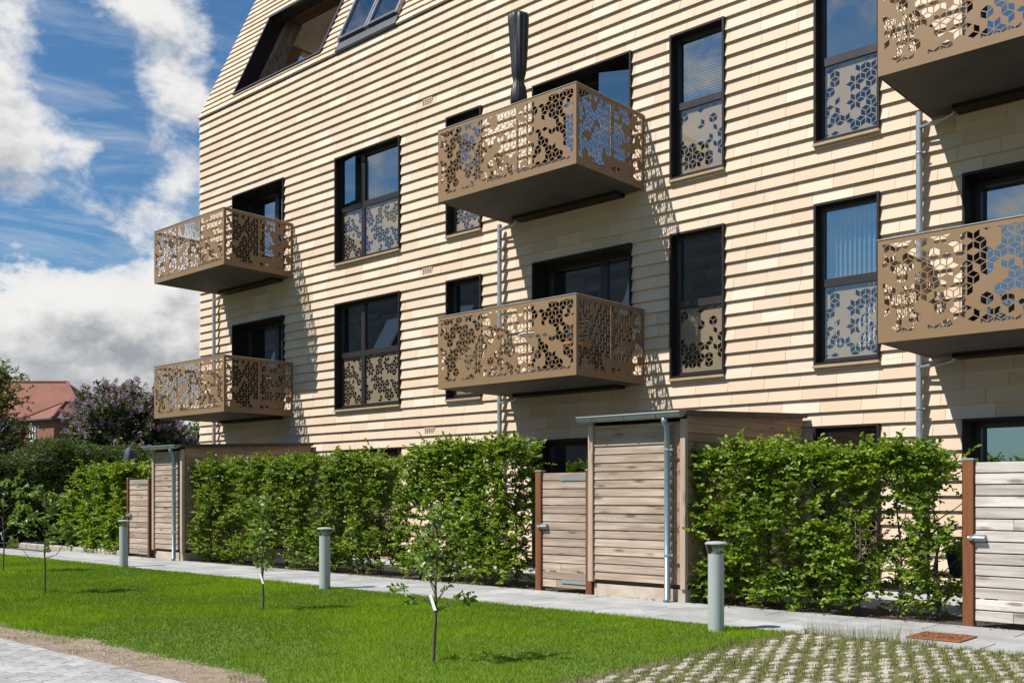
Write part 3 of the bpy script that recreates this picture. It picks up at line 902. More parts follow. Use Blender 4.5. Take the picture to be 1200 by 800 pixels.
# bare sandy strip with a ragged edge
def dirt_edge(x):
    w = .13 + .22*mnoise.noise(Vector((x*.55, 2.1, 0))) + .10*mnoise.noise(Vector((x*2.3, 5.1, 0)))
    env = max(0, min(1, (x+13.4)/2.0, (-5.0-x)/1.3+.25))
    return 3.50 + max(.02, (w+.22)*env + .03)
xs = [-16+.12*i for i in range(100)]
sheet('bare_earth', [(x, 3.47) for x in xs] + [(x, dirt_edge(x)) for x in reversed(xs)], .006, M['dirt'])
g = MB()
for i in range(5200):
    x = random.uniform(-13, -4.6); y = random.uniform(3.48, dirt_edge(x)+.05); r = random.choice((.003, .004, .005, .009))*random.uniform(.7, 1.3); z = .006
    g.add([(x-r, y, z), (x, y-r, z), (x+r, y, z), (x, y+r, z), (x-r*.2, y+.1*r, z+r)], [(0, 1, 4), (1, 2, 4), (2, 3, 4), (3, 0, 4)])
tag(g.build('gravel', simple('loose_gravel', (.36, .30, .24), .9, 0, (.2, .16, .12), 30, tint=.4)), 'loose gravel scattered on the bare earth beside the block paving', 'gravel', kind='stuff')
# grass paver field
sheet('paver_bed', [(-4.25, 3.47), (5, 3.47), (5, 8.455), (-4.25, 8.455)], .004, simple('paver_bed_soil', (.15, .125, .065), .95, 0, (.085, .10, .03), 6, bump=.6))
b = MB()
PIT = .142
PX, PY = .137, .165
rowsY = int((8.40-4.0)/PY)
paver_gaps = []
for j in range(rowsY):
    y = 8.40-PY*(j+1)
    x = -4.2 + (PX*.5 if j % 2 else 0)
    while x < 3.2:
        wv = mnoise.noise(Vector((x*.9, y*.9, 4)))
        ex = -4.15 + .12*mnoise.noise(Vector((y*1.7, 1, 2)))
        if x > ex:
            dx, dy, dz = random.uniform(-.010, .010), random.uniform(-.010, .010), random.uniform(-.010, .006)
            if random.random() < .07 + .25*max(0, wv): x += PX; continue
            s = .037+random.uniform(-.011, .007); sy = s*random.uniform(1.25, 1.6)
            z1 = .017+dz*.8
            cx, cy = x+PX/2+dx, y+PY/2+dy
            k = .010
            P = [(cx-s, cy-sy, .0), (cx+s, cy-sy, 0), (cx+s, cy+sy, 0), (cx-s, cy+sy, 0),
                 (cx-s, cy-sy, z1-k), (cx+s, cy-sy, z1-k), (cx+s, cy+sy, z1-k), (cx-s, cy+sy, z1-k),
                 (cx-s+k, cy-sy+k, z1), (cx+s-k, cy-sy+k, z1), (cx+s-k, cy+sy-k, z1), (cx-s+k, cy+sy-k, z1)]
            b.add(P, [(8,9,10,11), (4,5,9,8), (5,6,10,9), (6,7,11,10), (7,4,8,11), (0,1,5,4), (1,2,6,5), (2,3,7,6), (3,0,4,7)])
        x += PX
tag(b.build('grass_pavers', M['paver']), kind='structure')
# the far left: kerb stones, grass verge, road
b = MB()
for i in range(9): b.bbox(-25.6+i*.62, -25.0+i*.62, 10.02, 10.16, -.05, .10, .015)
tag(b.build('kerb', M['kerb']), kind='structure')
sheet('road', [(-60, 8.54), (-29.02, 8.54), (-29.02, 9.6), (-25.7, 10.0), (-25.7, 11.5), (-60, 11.5)], -.02, M['asphalt'])

# grass
def blades(name, X, Y, Z, L, W, mat_, tint, lean=.45):
    n = len(X)
    a = RNG.uniform(0, 2*np.pi, n); ca, sa = np.cos(a), np.sin(a)
    ln = RNG.uniform(.05, lean, n)*L; la = RNG.uniform(0, 2*np.pi, n)
    V = np.zeros((n, 3, 3))
    V[:, 0] = np.stack([X-ca*W/2, Y-sa*W/2, Z], 1); V[:, 1] = np.stack([X+ca*W/2, Y+sa*W/2, Z], 1)
    V[:, 2] = np.stack([X+np.cos(la)*ln, Y+np.sin(la)*ln, Z+L], 1)
    F = np.arange(n*3).reshape(n, 3)
    return np_mesh(name, V.reshape(-1, 3), F, mat_, tint, k=3)
def vnoise(X, Y, s, seed):
    return np.array([mnoise.noise(Vector((x*s, y*s, seed))) for x, y in zip(X, Y)])
M['grass'] = leaf_mat('lawn_grass', (.050, .130, .003), (.25, .38, .006), .42, .6, (.30, .30, .09), .15)
N = 270000
# density falls with distance from the camera side of the lawn
X = RNG.uniform(-27, -3.9, N*2); Y = RNG.uniform(3.5, 8.56, N*2)
dd = .671*-X+.7415*Y
keep = (RNG.random(N*2) < np.clip((11.0/np.maximum(dd, 4))**1.3, .10, 1.0)) & (X > -2.75*Y-1.2)
X, Y, dd = X[keep], Y[keep], dd[keep]
edge = np.interp(X, np.linspace(-16, -4, 240), [dirt_edge(x) for x in np.linspace(-16, -4, 240)])
keep = Y > edge + RNG.normal(0, .05, len(X)) + .07*vnoise(X, Y, 4.0, 3.)
# sparse tufts on bare earth
keep |= (RNG.random(len(X)) < .45) & (vnoise(X, Y, 2.6, 9) > .12)
ex = -4.2 + .10*vnoise(Y, Y*0, 1.7, 2.)
keep &= X < ex + RNG.normal(0, .05, len(X))
wy = vnoise(X, X*0, 3.0, 3.)
keep &= Y < 8.47 + .03*wy
X, Y, dd = X[keep], Y[keep], dd[keep]
big = vnoise(X, Y, .55, 1.0); sm_ = vnoise(X, Y, 2.4, 5.0)
L = (.031 + .015*big + .013*sm_)*RNG.uniform(.6, 1.25, len(X))
L = np.clip(L, .015, .08)*np.clip(.6+(8.6-Y)*3, .8, 1) * np.where(Y < edge[keep]+.25, .75, 1) if False else np.clip(L, .015, .08)
W = np.clip(.0042*(dd/8.0)**.8, .004, .011)
T = np.clip(.40 + .75*big + .55*sm_ + .10*(Y-6)/2.5 + RNG.normal(0, .22, len(X)), 0, .9)
T = np.where(RNG.random(len(X)) < .012+.10*np.clip(vnoise(X, Y, 1.1, 12.)-.25, 0, 1), 1.0, T)
tag(blades('grass', X, Y, np.zeros(len(X)), L, W*1.15, M['grass'], T, .95), 'short green lawn grass with a ragged edge beside bare earth', 'grass', kind='stuff')
# dry grass in the paver joints
N = 150000
X = RNG.uniform(-4.3, 3.0, N); Y = RNG.uniform(3.9, 8.5, N)
fx = ((X+4.2+np.where((((8.40-Y)/PY).astype(int) % 2) == 1, -PX*.5, 0))/PX) % 1; fy = ((8.40-Y)/PY) % 1
clump = vnoise(X, Y, 1.6, 7.0)
k = (((np.abs(fx-.5) > .27) | (np.abs(fy-.5) > .34))) & (RNG.random(N) < .70+1.1*clump)
X, Y, clump = X[k], Y[k], clump[k]
M['dry_grass'] = leaf_mat('joint_grass', (.115, .145, .025), (.27, .25, .09), .3, .6, (.36, .30, .16))
tag(blades('joint_grass', X, Y, np.full(len(X), .004), RNG.uniform(.016, .044, len(X))*(1+.6*np.maximum(clump, 0)), np.full(len(X), .007), M['dry_grass'], np.clip(RNG.uniform(0, 1, len(X))-.25*clump, 0, 1), .8),
    'dry yellowish green grass growing between the pale stone pavers', 'grass', kind='stuff')
N = 700
X = RNG.uniform(-4.1, -2.9, N); Y = 8.44 + RNG.normal(0, .05, N)
tag(blades('weeds', X, Y, np.zeros(N), RNG.uniform(.04, .24, N)*RNG.uniform(.3, 1, N), np.full(N, .005), M['dry_grass'], RNG.uniform(.2, 1, N), .5),
    'thin dry weeds standing at the edge of the path by the pavers', 'weeds', kind='stuff')

N = 900
X = RNG.uniform(-22, -1, N); Y = 9.97 - np.abs(RNG.normal(0, .10, N)) + np.where(RNG.random(N) < .5, .25, 0)
V = np.zeros((N, 4, 3)); a = RNG.uniform(0, 6.28, N); r = RNG.uniform(.008, .028, N)
for q in range(4):
    V[:, q] = np.stack([X+np.cos(a+q*1.57)*r*(1 if q % 2 else .55), Y+np.sin(a+q*1.57)*r*(1 if q % 2 else .55), .0155+RNG.uniform(0, .012, N)], 1)
tag(np_mesh('leaf_litter', V.reshape(-1, 3), np.arange(N*4).reshape(N, 4), leaf_mat('dead_leaf', (.10, .06, .03), (.22, .14, .07), .1, .8), RNG.uniform(0, 1, N)), 'brown leaf and bark litter along the foot of the hedges', 'litter', kind='stuff')

# ================================================================ FOLIAGE
def leaf_mesh(C, A, Nn, L, W, fold=.25):
    """C base points, A unit axis, Nn leaf normal; returns vertices and quads of two-halved leaves"""
    S = np.cross(Nn, A); S /= np.maximum(np.linalg.norm(S, axis=1, keepdims=True), 1e-6)
    Nn = np.cross(A, S)
    n = len(C); L = L[:, None]; W = W[:, None]
    V = np.zeros((n, 6, 3))
    V[:, 0] = C; V[:, 3] = C + A*L - Nn*L*.10
    up = Nn*W*fold
    V[:, 1] = C + A*L*.30 + S*W*.48 + up; V[:, 2] = C + A*L*.72 + S*W*.38 + up
    V[:, 5] = C + A*L*.30 - S*W*.48 + up; V[:, 4] = C + A*L*.72 - S*W*.38 + up
    b = np.arange(n)[:, None]*6
    Q = np.concatenate([b + np.array([[0, 1, 2, 3]]), b + np.array([[0, 3, 4, 5]])], 1).reshape(-1, 4)
    return V.reshape(-1, 3), Q
def unit(a): return a/np.maximum(np.linalg.norm(a, axis=1, keepdims=True), 1e-9)

def twig_leaves(P, D, per, tw_len, leafL, face, jitter=.55, droop=.1):
    """P twig bases, D twig directions; leaves alternate along each twig; face = preferred leaf normal"""
    n = len(P)
    s = np.tile(np.linspace(.12, 1, per), n); idx = np.repeat(np.arange(n), per)
    ln = np.repeat(RNG.uniform(.6, 1.2, n)*tw_len, per)
    Dr = D[idx]
    C = P[idx] + Dr*(s*ln)[:, None]; C[:, 2] -= droop*(s*ln)**2*2
    side = unit(np.cross(Dr, np.array([[0, 0, 1.0]])) + RNG.normal(0, .15, Dr.shape))
    alt = np.where(np.arange(n*per) % 2 == 0, 1, -1)[:, None]
    A = unit(Dr*.65 + side*alt*.8 + RNG.normal(0, .28, Dr.shape))
    Nn = unit(np.array([face]) + RNG.normal(0, jitter, Dr.shape))
    L = leafL*RNG.uniform(.6, 1.2, n*per)
    return C, A, Nn, L, idx

def hedge(name, x0, x1, y0, y1, ztop, nt, label, mat_='leaf', leafL=.058, stems=None, shape=None, seed=1, group='leafy hedges along the path', per=9, gaps=.0):
    t = thing(name, ((x0+x1)/2, (y0+y1)/2, 0), label, 'hedge', group)
    org = ((x0+x1)/2, (y0+y1)/2, 0)
    pts = []
    rr = random.Random(seed)
    while len(pts) < nt:
        x = rr.uniform(x0, x1); 
        u = rr.random()
        y = y0 + (y1-y0)*(u**1.7 if rr.random() < .8 else rr.random())
        top = ztop + .20*mnoise.noise(Vector((x*1.7, seed, 0))) + .12*mnoise.noise(Vector((x*6, seed, 3)))
        z = rr.uniform(.08, top)
        if rr.random() < .10: z = top - rr.random()**2*.15
        cl = mnoise.noise(Vector((x*2.6, y*2.6, z*2.8+seed*7))) + .5*mnoise.noise(Vector((x*6, y*6, z*6+seed)))
        if cl < .02 - (.34 if z > top-.25 else 0) + gaps: continue
        if z < .30 and rr.random() < .15: continue
        if shape and not shape(x, y, z): continue
        y += .10*mnoise.noise(Vector((x*1.7, z*1.7, seed*2)))
        pts.append((x, y, z))
    for q in range(int((x1-x0)*7)):      # long shoots standing out of the top
        x = rr.uniform(x0+.1, x1-.1); y = rr.uniform(y0, y1); hh = rr.random()**2*.36
        if shape and not shape(x, y, ztop-.15): continue
        for e in range(3): pts.append((x+rr.gauss(0, .02), y, ztop+.02+hh*e/3-.08+.13*mnoise.noise(Vector((x*1.9, seed, 0)))))
    P = np.array(pts); n = len(P)
    cy = (y0+y1)/2
    D = np.stack([RNG.normal(0, .55, n), np.sign(P[:, 1]-cy)*RNG.uniform(.1, .9, n), RNG.normal(.28, .42, n)], 1); D = unit(D)
    C, A, Nn, L, idx = twig_leaves(P, D, per, .21, leafL, (-.15, -.55, .75), .5)
    V, Q = leaf_mesh(C, A, Nn, L, L*.66)
    tw = RNG.normal(0, .16, n)[idx] + RNG.uniform(.12, .88, len(C))
    big = np.array([mnoise.noise(Vector((p[0]*1.3, p[1], p[2]*1.3+seed))) for p in P])[idx]*.35
    tint = np.repeat(np.clip(tw+big, 0, 1), 2)
    np_mesh('foliage', V, Q, M[mat_], tint, t, org)
    s = MB()
    xx = x0+.15
    while xx < x1:
        yy = (y0+y1)/2 + rr.uniform(-.1, .1); h = ztop*rr.uniform(.75, .98)
        pl = [(xx, yy, -.02)]; 
        for q in range(1, 6): pl.append((xx+rr.uniform(-.05, .05), yy+rr.uniform(-.04, .04), h*q/5))
        s.tube(pl, [.019, .017, .014, .011, .008, .004], 7)
        for q in range(7):
            zz = rr.uniform(.2, h*.9); a = rr.uniform(0, 6.28); ll = rr.uniform(.2, .45)
            s.tube([(xx, yy, zz), (xx+math.cos(a)*ll*.5, yy+math.sin(a)*ll*.4, zz+ll*.35), (xx+math.cos(a)*ll, yy+math.sin(a)*ll*.6, zz+ll*.8)], [.007, .005, .002], 5)
        xx += rr.uniform(.32, .5)
    s.build('stem', M['bark'], t, org)
    return t
hedge('hedge', -6.38, -3.42, 10.08, 10.68, 1.70, 3100, 'bright green hedge between the nearer shed and the pale gate at the right', seed=3,
      shape=lambda x, y, z: not (x > -3.75 and z < 1.75 and mnoise.noise(Vector((x*5, z*3, 1))) > .12 and z > .5))
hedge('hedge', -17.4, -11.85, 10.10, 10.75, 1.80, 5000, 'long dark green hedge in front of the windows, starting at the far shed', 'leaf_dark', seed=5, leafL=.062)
hedge('hedge', -11.45, -9.05, 10.08, 10.70, 1.93, 2500, 'tall ragged hedge beside the middle gate, rising higher than its neighbour', seed=8, leafL=.062,
      shape=lambda x, y, z: z < 1.62+.42*math.exp(-((x+9.7)/.7)**2)+.25*math.exp(-((x+10.9)/.6)**2)+.1)
hedge('hedge', -23.2, -20.0, 10.10, 11.0, 1.85, 3000, 'rounded light green hedge at the far left end of the path, beside the far gate', seed=12, leafL=.075, per=8,
      shape=lambda x, y, z: z < 1.0+.85*math.sqrt(max(0, 1-((x+21.1)/2.3)**2)) and x < -20.2)

def ball_crown(t, org, cen, rad, n, leafL, mats, per=9, tw=.35, clump=1.5, thr=-.12, face=(-.3, -.4, .7), extra=None, seed=1, shell=.55, dens_top=0, bloom=None, wf=.62):
    rr = random.Random(seed); pts = []
    while len(pts) < n:
        d = Vector((rr.gauss(0, 1), rr.gauss(0, 1), rr.gauss(0, 1))).normalized()
        r = shell + (1-shell)*rr.random() if rr.random() < .8 else rr.random()
        lump = 1 + .20*mnoise.noise(d*2.2+Vector((seed, 0, 0))) + .10*mnoise.noise(d*5+Vector((seed, 0, 0)))
        p = Vector((cen[0]+d.x*rad[0]*r*lump, cen[1]+d.y*rad[1]*r*lump, cen[2]+d.z*rad[2]*r*lump))
        if mnoise.noise(p*clump+Vector((seed*3, 0, 0))) < thr: continue
        pts.append((p, d))
    P = np.array([p for p, d in pts]); D = unit(np.array([tuple(d) for p, d in pts]) + RNG.normal(0, .45, (n, 3)) + np.array([[0, 0, .2]]))
    C, A, Nn, L, idx = twig_leaves(P, D, per, tw, leafL, face, .6)
    V, Q = leaf_mesh(C, A, Nn, L, L*wf)
    tint = np.repeat(np.clip(RNG.normal(0, .15, n)[idx]+RNG.uniform(.1, .9, len(C)), 0, 1), 2)
    np_mesh('crown', V, Q, mats, tint, t, org)
    return pts

# lilac
t = thing('lilac_tree', (-31.8, 16.2, 0), 'big lilac bush covered in pale purple blossom behind the conifer hedge', 'tree')
pts = ball_crown(t, (-31.8, 16.2, 0), (-31.9, 15.9, 3.1), (1.95, 1.6, 1.75), 2300, .12, M['lilac_leaf'], seed=4, clump=1.1, thr=-.2)
pts2 = ball_crown(t, (-31.8, 16.2, 0), (-30.9, 16.9, 2.6), (.95, .9, 1.0), 600, .12, M['lilac_leaf'], seed=6, clump=1.1, thr=-.2)
bl_c = []; bl_a = []
rr = random.Random(2)
for p, d in pts+pts2:
    top = .16 + .75*max(0, d.z) + .1
    if rr.random() < top*.85 and d.z > -.5:
        q = p + d*.22; ax = (d + Vector((0, 0, .8))).normalized()
        for i in range(34):
            h = rr.random(); r = .065*(1-h*.8)
            o = Vector((rr.gauss(0, 1), rr.gauss(0, 1), rr.gauss(0, 1))).normalized()
            bl_c.append(q + ax*h*.20 + o*r); bl_a.append(o)
C = np.array(bl_c); A = unit(np.array(bl_a)); n = len(C)
V, Q = leaf_mesh(C, A, unit(RNG.normal(0, 1, (n, 3))), np.full(n, .045), np.full(n, .04))
np_mesh('blossom', V, Q, M['lilac_bloom'], np.repeat(RNG.uniform(0, 1, n), 2), t, (-31.8, 16.2, 0))
s = MB()
for i in range(6):
    a = i*1.1; s.tube([(-31.8+.1*math.cos(a), 16.2+.1*math.sin(a), -.05), (-31.8+.3*math.cos(a), 16.2+.3*math.sin(a), 1.2), (-31.8+.9*math.cos(a), 16.2+.9*math.sin(a), 2.8), (-31.8+1.2*math.cos(a), 16.2+1.2*math.sin(a), 4.0)], [.07, .06, .04, .015], 8)
s.build('trunk', M['bark'], t, (-31.8, 16.2, 0))

# leafy tree at the left edge
t = thing('leafy_tree', (-32.0, 11.4, 0), 'loose olive green tree at the left edge, in front of the red roofed house', 'tree')
o_ = (-32.0, 11.4, 0)
s = MB(); rr = random.Random(9)
s.tube([(-32, 11.4, -.05), (-32.05, 11.45, 1.5), (-31.95, 11.4, 2.8), (-32.0, 11.5, 4.6)], [.11, .09, .07, .02], 9)
tips = []
for i in range(26):
    z = rr.uniform(2.0, 4.6); a = rr.uniform(0, 6.28); l = rr.uniform(.7, 1.5)*(1.25-(z-2)/4.2)
    p1 = Vector((-32, 11.45, z)); p2 = p1+Vector((math.cos(a)*l*.55, math.sin(a)*l*.55, l*.25)); p3 = p1+Vector((math.cos(a)*l, math.sin(a)*l, l*.55))
    s.tube([p1, p2, p3], [.03, .02, .008], 6); tips += [p2, p2.lerp(p3, .5), p3, p3+Vector((0, 0, .12))]
s.build('trunk', M['bark'], t, o_)
P = []; D = []
for q in tips:
    for i in range(9):
        P.append(tuple(q+Vector((rr.gauss(0, .17), rr.gauss(0, .17), rr.gauss(0, .15))))); D.append((rr.gauss(0, .6), rr.gauss(0, .6), rr.gauss(.4, .4)))
P = np.array(P); D = unit(np.array(D))
C, A, Nn, L, idx = twig_leaves(P, D, 8, .28, .085, (-.3, -.4, .7), .6)
V, Q = leaf_mesh(C, A, Nn, L, L*.62)
np_mesh('crown', V, Q, M['apple_leaf'], np.repeat(np.clip(RNG.normal(0, .15, len(P))[idx]+RNG.uniform(.05, .95, len(C)), 0, 1), 2), t, o_)

t = thing('purple_shrub', (-30.6, 11.2, 0), 'dark purple leaved shrub at the left edge above the conifer hedge', 'shrub')
ball_crown(t, (-30.6, 11.2, 0), (-30.6, 11.2, 2.6), (1.1, 1.1, 1.25), 900, .09, M['purple_leaf'], seed=14, clump=1.2, thr=-.2)
s = MB()
for i in range(4): s.tube([(-30.6+.06*i, 11.2, -.05), (-30.6+.2*i-.3, 11.2+.1*i, 1.2), (-30.6+.4*i-.6, 11.1+.1*i, 2.6)], [.04, .03, .012], 7)
s.build('stem', M['bark'], t, (-30.6, 11.2, 0))

for (x, y, z, r, lab, sd) in ((-42.2, 24.6, 3.2, 1.9, 'distant green bush seen under the left balconies beside the building corner', 21),
                              (-47.0, 29.5, 2.6, 2.2, 'far bush low on the skyline just left of the distant green bush', 22)):
    t = thing('far_bush', (x, y, 0), lab, 'bush')
    ball_crown(t, (x, y, 0), (x, y, z-.4), (r, r, z*.55), 900, .14, M['conifer'], seed=sd, clump=.9, thr=-.2)
    s = MB(); s.tube([(x, y, -.05), (x+.05, y, z*.6), (x, y, z)], [.1, .07, .03], 7); s.build('trunk', M['bark'], t, (x, y, 0))

# conifer hedge
t = thing('conifer_hedge', (-27.6, 13.2, 0), 'tall dark clipped conifer hedge behind the verge at the far left', 'hedge')
o_ = (-27.6, 13.2, 0)
rr = random.Random(33); P = []; D = []
def ctop(y): return 2.00 + .06*(y-10) + .22*mnoise.noise(Vector((y*.9, 1, 0))) + .15*mnoise.noise(Vector((y*2.7, 4, 0))) + .35*math.exp(-((y-11.6)/.5)**2) + .2*math.exp(-((y-12.7)/.35)**2) + .2
while len(P) < 15000:
    y = rr.uniform(5.5, 22); top = ctop(y); q = rr.random()
    if q < .50: x = -26.85+rr.gauss(0, .10); z = rr.uniform(.05, top); d = (1, 0, .7)
    elif q < .92: x = rr.uniform(-28.4, -26.8); z = top - abs(rr.gauss(0, .12)); d = (.15, -.1, 1)
    else: x = rr.uniform(-28.4, -26.8); z = rr.uniform(.3, top); d = (.3, -.3, .8)
    x += .16*mnoise.noise(Vector((y*1.4, z*1.4, 3)))
    P.append((x, y, z)); D.append((d[0]+rr.gauss(0, .4), d[1]+rr.gauss(0, .4), d[2]+rr.gauss(0, .35)))
P = np.array(P); D = unit(np.array(D))
C, A, Nn, L, idx = twig_leaves(P, D, 6, .20, .085, (.4, -.3, .6), .8)
V, Q = leaf_mesh(C, A, Nn, L, L*.34)
np_mesh('foliage', V, Q, M['conifer'], np.repeat(np.clip(RNG.normal(0, .15, len(P))[idx]+RNG.uniform(.05, .9, len(C)), 0, 1), 2), t, o_)
s = MB()
for i in range(14):
    y = 6.2+i*1.18; s.tube([(-27.6, y, -.05), (-27.6, y+.05, 1.2), (-27.58, y, 2.3)], [.06, .045, .02], 7)
s.build('stem', M['bark'], t, o_)
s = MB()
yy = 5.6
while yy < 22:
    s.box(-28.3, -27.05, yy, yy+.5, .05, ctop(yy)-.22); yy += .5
s.build('inner_block', simple('dark_core_fill', (.018, .017, .010), .95), t, o_)  # dark boxes added inside the hedge to block light through its gaps

# ================================================================ YOUNG TREES
def young_tree(x, y, h, label, seed, spread=.32, z0=.42, low=None, leafL=.062, lean=0.0, tagz=.33, nb=13, leaves=9, droop=.3):
    rr = random.Random(seed); o_ = (x, y, 0)
    t = thing('young_tree', o_, label, 'tree', 'young trees planted in the lawn')
    s = MB()
    pl = [(x, y, -.03)]
    for i in range(1, 8): pl.append((x+rr.uniform(-.012, .012)+lean*i/7, y+rr.uniform(-.012, .012), h*.93*i/7))
    s.tube(pl, [.0125, .012, .011, .010, .009, .007, .005, .003], 8)
    tips = []
    for i in range(nb):
        z = z0+(h*.95-z0)*(i+.5)/nb; f = (z-z0)/(h-z0)
        a = i*2.4+rr.uniform(-.4, .4); l = spread*(1.05-.65*f)*rr.uniform(.6, 1.15)
        bx = x+lean*z/h
        p = [Vector((bx, y, z-.06)), Vector((bx+math.cos(a)*l*.5, y+math.sin(a)*l*.5, z+l*.25)), Vector((bx+math.cos(a)*l, y+math.sin(a)*l, z+l*.62))]
        s.tube(p, [.006, .0045, .002], 6); tips += [(p[1], p[2]-p[0]), (p[1].lerp(p[2], .5), p[2]-p[0]), (p[2], p[2]-p[1])]
    for lw in (low or []):
        p = [Vector((x, y, lw[2]-.05)), Vector((x+lw[0]*.5, y+lw[1]*.5, lw[2])), Vector((x+lw[0], y+lw[1], lw[2]+lw[3]))]
        s.tube(p, [.006, .0045, .002], 6); tips += [(p[2], p[2]-p[0])]*3
    s.build('trunk', M['bark'], t, o_)
    tips.append((Vector((x+lean, y, h*.9)), Vector((0, 0, 1))))
    P = []; D = []
    for q, d in tips:
        for i in range(leaves//3 if leaves > 3 else 1):
            P.append(tuple(q+Vector((rr.gauss(0, .022), rr.gauss(0, .022), rr.gauss(0, .03))))); D.append(tuple(d.normalized()+Vector((rr.gauss(0, .5), rr.gauss(0, .5), rr.gauss(.1, .4)))))
    P = np.array(P); D = unit(np.array(D))
    C, A, Nn, L, idx = twig_leaves(P, D, 6, .11, leafL, (-.25, -.45, .65), .6, droop)
    V, Q = leaf_mesh(C, A, Nn, L, L*.68)
    np_mesh('crown', V, Q, M['leaf_young'], np.repeat(RNG.uniform(0, 1, len(C)), 2), t, o_)
    if tagz:
        g = MB(); w = .028
        dirx, diry = .74, .67
        c = Vector((x+.012, y-.02, tagz))
        P = [(c.x-dirx*w, c.y-diry*w, c.z+.05), (c.x-dirx*w+.03, c.y-diry*w, c.z+.055), (c.x+dirx*w+.025, c.y+diry*w-.02, c.z-.06), (c.x+dirx*w-.01, c.y+diry*w-.02, c.z-.065)]
        P += [(p[0]+.002, p[1]-.003, p[2]) for p in P]
        g.add(P, [(0,1,2,3), (7,6,5,4), (0,4,5,1), (1,5,6,2), (2,6,7,3), (3,7,4,0)])
        g.tube([(x, y, tagz+.08), (c.x-dirx*w+.01, c.y-diry*w, c.z+.05)], .0015, 5)
        g.build('paper_tag', M['tag'], t, o_)
    return t
young_tree(-13.03, 5.46, 1.33, 'young tree with sparse bright leaves on the lawn, second from the left', 3, .30, .55, low=[(-.30, -.22, .42, .22), (.2, .2, .5, .2)], tagz=None, leafL=.062, leaves=6)
young_tree(-17.2, 6.53, 1.55, 'young tree at the left edge of the lawn, its white tag high on the stem', 5, .42, .62, tagz=.60, leafL=.062, leaves=6, low=[(.4, .28, .62, .3)])
young_tree(-9.32, 6.24, 1.24, 'slender young tree with a white tag, on the lawn before the long hedge', 8, .10, .40, tagz=.36, leafL=.070, nb=13, leaves=4, droop=1.0)
young_tree(-5.455, 5.15, 1.16, 'young tree in the nearest part of the lawn, with two white tags', 11, .24, .48, low=[(-.14, -.10, .49, .03), (-.12, -.08, .47, .0), (.15, .12, .44, .03), (.19, .15, .43, .02)], tagz=.46, leafL=.055, lean=.05, nb=12, leaves=4)

# ================================================================ BOLLARD LIGHTS
def bollard(x, y, label, first=None):
    if first is not None:
        r = first.copy(); COL.objects.link(r); r.location = (x, y, 0); r['label'] = label
        for ch in first.children:
            c = ch.copy(); COL.objects.link(c); c.parent = r
        return r
    t = thing('bollard_light', (x, y, 0), label, 'bollard light', 'bollard lights along the lawn')
    s = MB(); s.lathe([(.074, -.02), (.074, .70), (.074, .716)], (x, y, 0), 32); s.build('post', M['bollard'], t, (x, y, 0), smooth=False)
    l = MB(); l.lathe([(.076, .717), (.080, .74), (.090, .775), (.099, .801)], (x, y, 0), 32); l.build('lens', M['lens'], t, (x, y, 0), smooth=False)
    q = MB(); q.lathe([(.050, .717), (.030, .75), (.045, .80)], (x, y, 0), 20); q.build('reflector', M['reflector'], t, (x, y, 0), smooth=True)
    c = MB(); c.lathe([(.099, .802), (.103, .806), (.103, .816), (.085, .826), (.03, .832)], (x, y, 0), 32); c.build('cap', M['bollard'], t, (x, y, 0), smooth=False)
    return t
b0 = bollard(-4.80, 8.13, 'grey bollard light nearest the grass pavers, in front of the right hedge')
bollard(-10.865, 8.25, 'grey bollard light before the long hedge, beside the slender tagged tree', b0)
bollard(-16.87, 8.43, 'grey bollard light farthest along the path, in front of the far gate', b0)

# ================================================================ SMALL THINGS
# doormat
t = thing('doormat', (-3.06, 9.0, .012), 'rust brown doormat lying on the path in front of the pale gate', 'doormat')
m_ = MB(); m_.bbox(-3.29, -2.83, 8.76, 9.22, .0145, .026, .005); m_.build('mat', M['mat'], t, (-3.06, 9.0, .012))
m_ = MB(); rr = random.Random(4)
for i in range(900):
    x, y = rr.uniform(-3.275, -2.845), rr.uniform(8.775, 9.205); a = rr.uniform(0, 6.28)
    m_.add([(x-.004*math.cos(a), y-.004*math.sin(a), .026), (x+.004*math.cos(a), y+.004*math.sin(a), .026), (x+rr.uniform(-.006, .006), y+rr.uniform(-.006, .006), .034)], [(0, 1, 2)])
m_.build('pile', M['mat'], t, (-3.06, 9.0, .012))

# covered parasol on the upper middle balcony
px, py, pz = -10.52, 11.75, 6.043+.125
t = thing('covered_parasol', (px, py, pz), 'closed parasol in a black cover standing on the upper middle balcony', 'parasol')
def wob(q, z):
    a_ = abs(math.sin(3.5*q + 1.3*z + 1.2*mnoise.noise(Vector((z*1.5, 3, 0)))))
    return .86 + .09*a_ + .12*mnoise.noise(Vector((math.cos(q)*7, math.sin(q)*7, z*1.1))) + .13*mnoise.noise(Vector((math.cos(q)*1.6, math.sin(q)*1.6, z*.9))) + .10*mnoise.noise(Vector((math.cos(q)*4.2, math.sin(q)*4.2, z*1.5))) + .04*mnoise.noise(Vector((math.cos(q)*2, math.sin(q)*2, z*4)))
c = MB(); c.lathe([(.10, 1.25), (.13, 1.30), (.14, 1.40), (.122, 1.55), (.085, 1.63), (.10, 1.68), (.122, 1.76), (.132, 1.86), (.138, 1.98), (.143, 2.09), (.147, 2.2), (.152, 2.3), (.156, 2.4), (.160, 2.5), (.164, 2.58), (.160, 2.65), (.14, 2.69), (.10, 2.68), (.05, 2.70), (.01, 2.69)], (px, py, pz), 56, wob=wob)
cv = c.build('cover', M['cover'], t, (px, py, pz), smooth=True); cv.rotation_euler = (0, math.radians(.8), 0)
s = MB(); s.tube([(px, py, pz+.03), (px, py, pz+1.32)], .022, 12); s.build('pole', M['pole'], t, (px, py, pz))
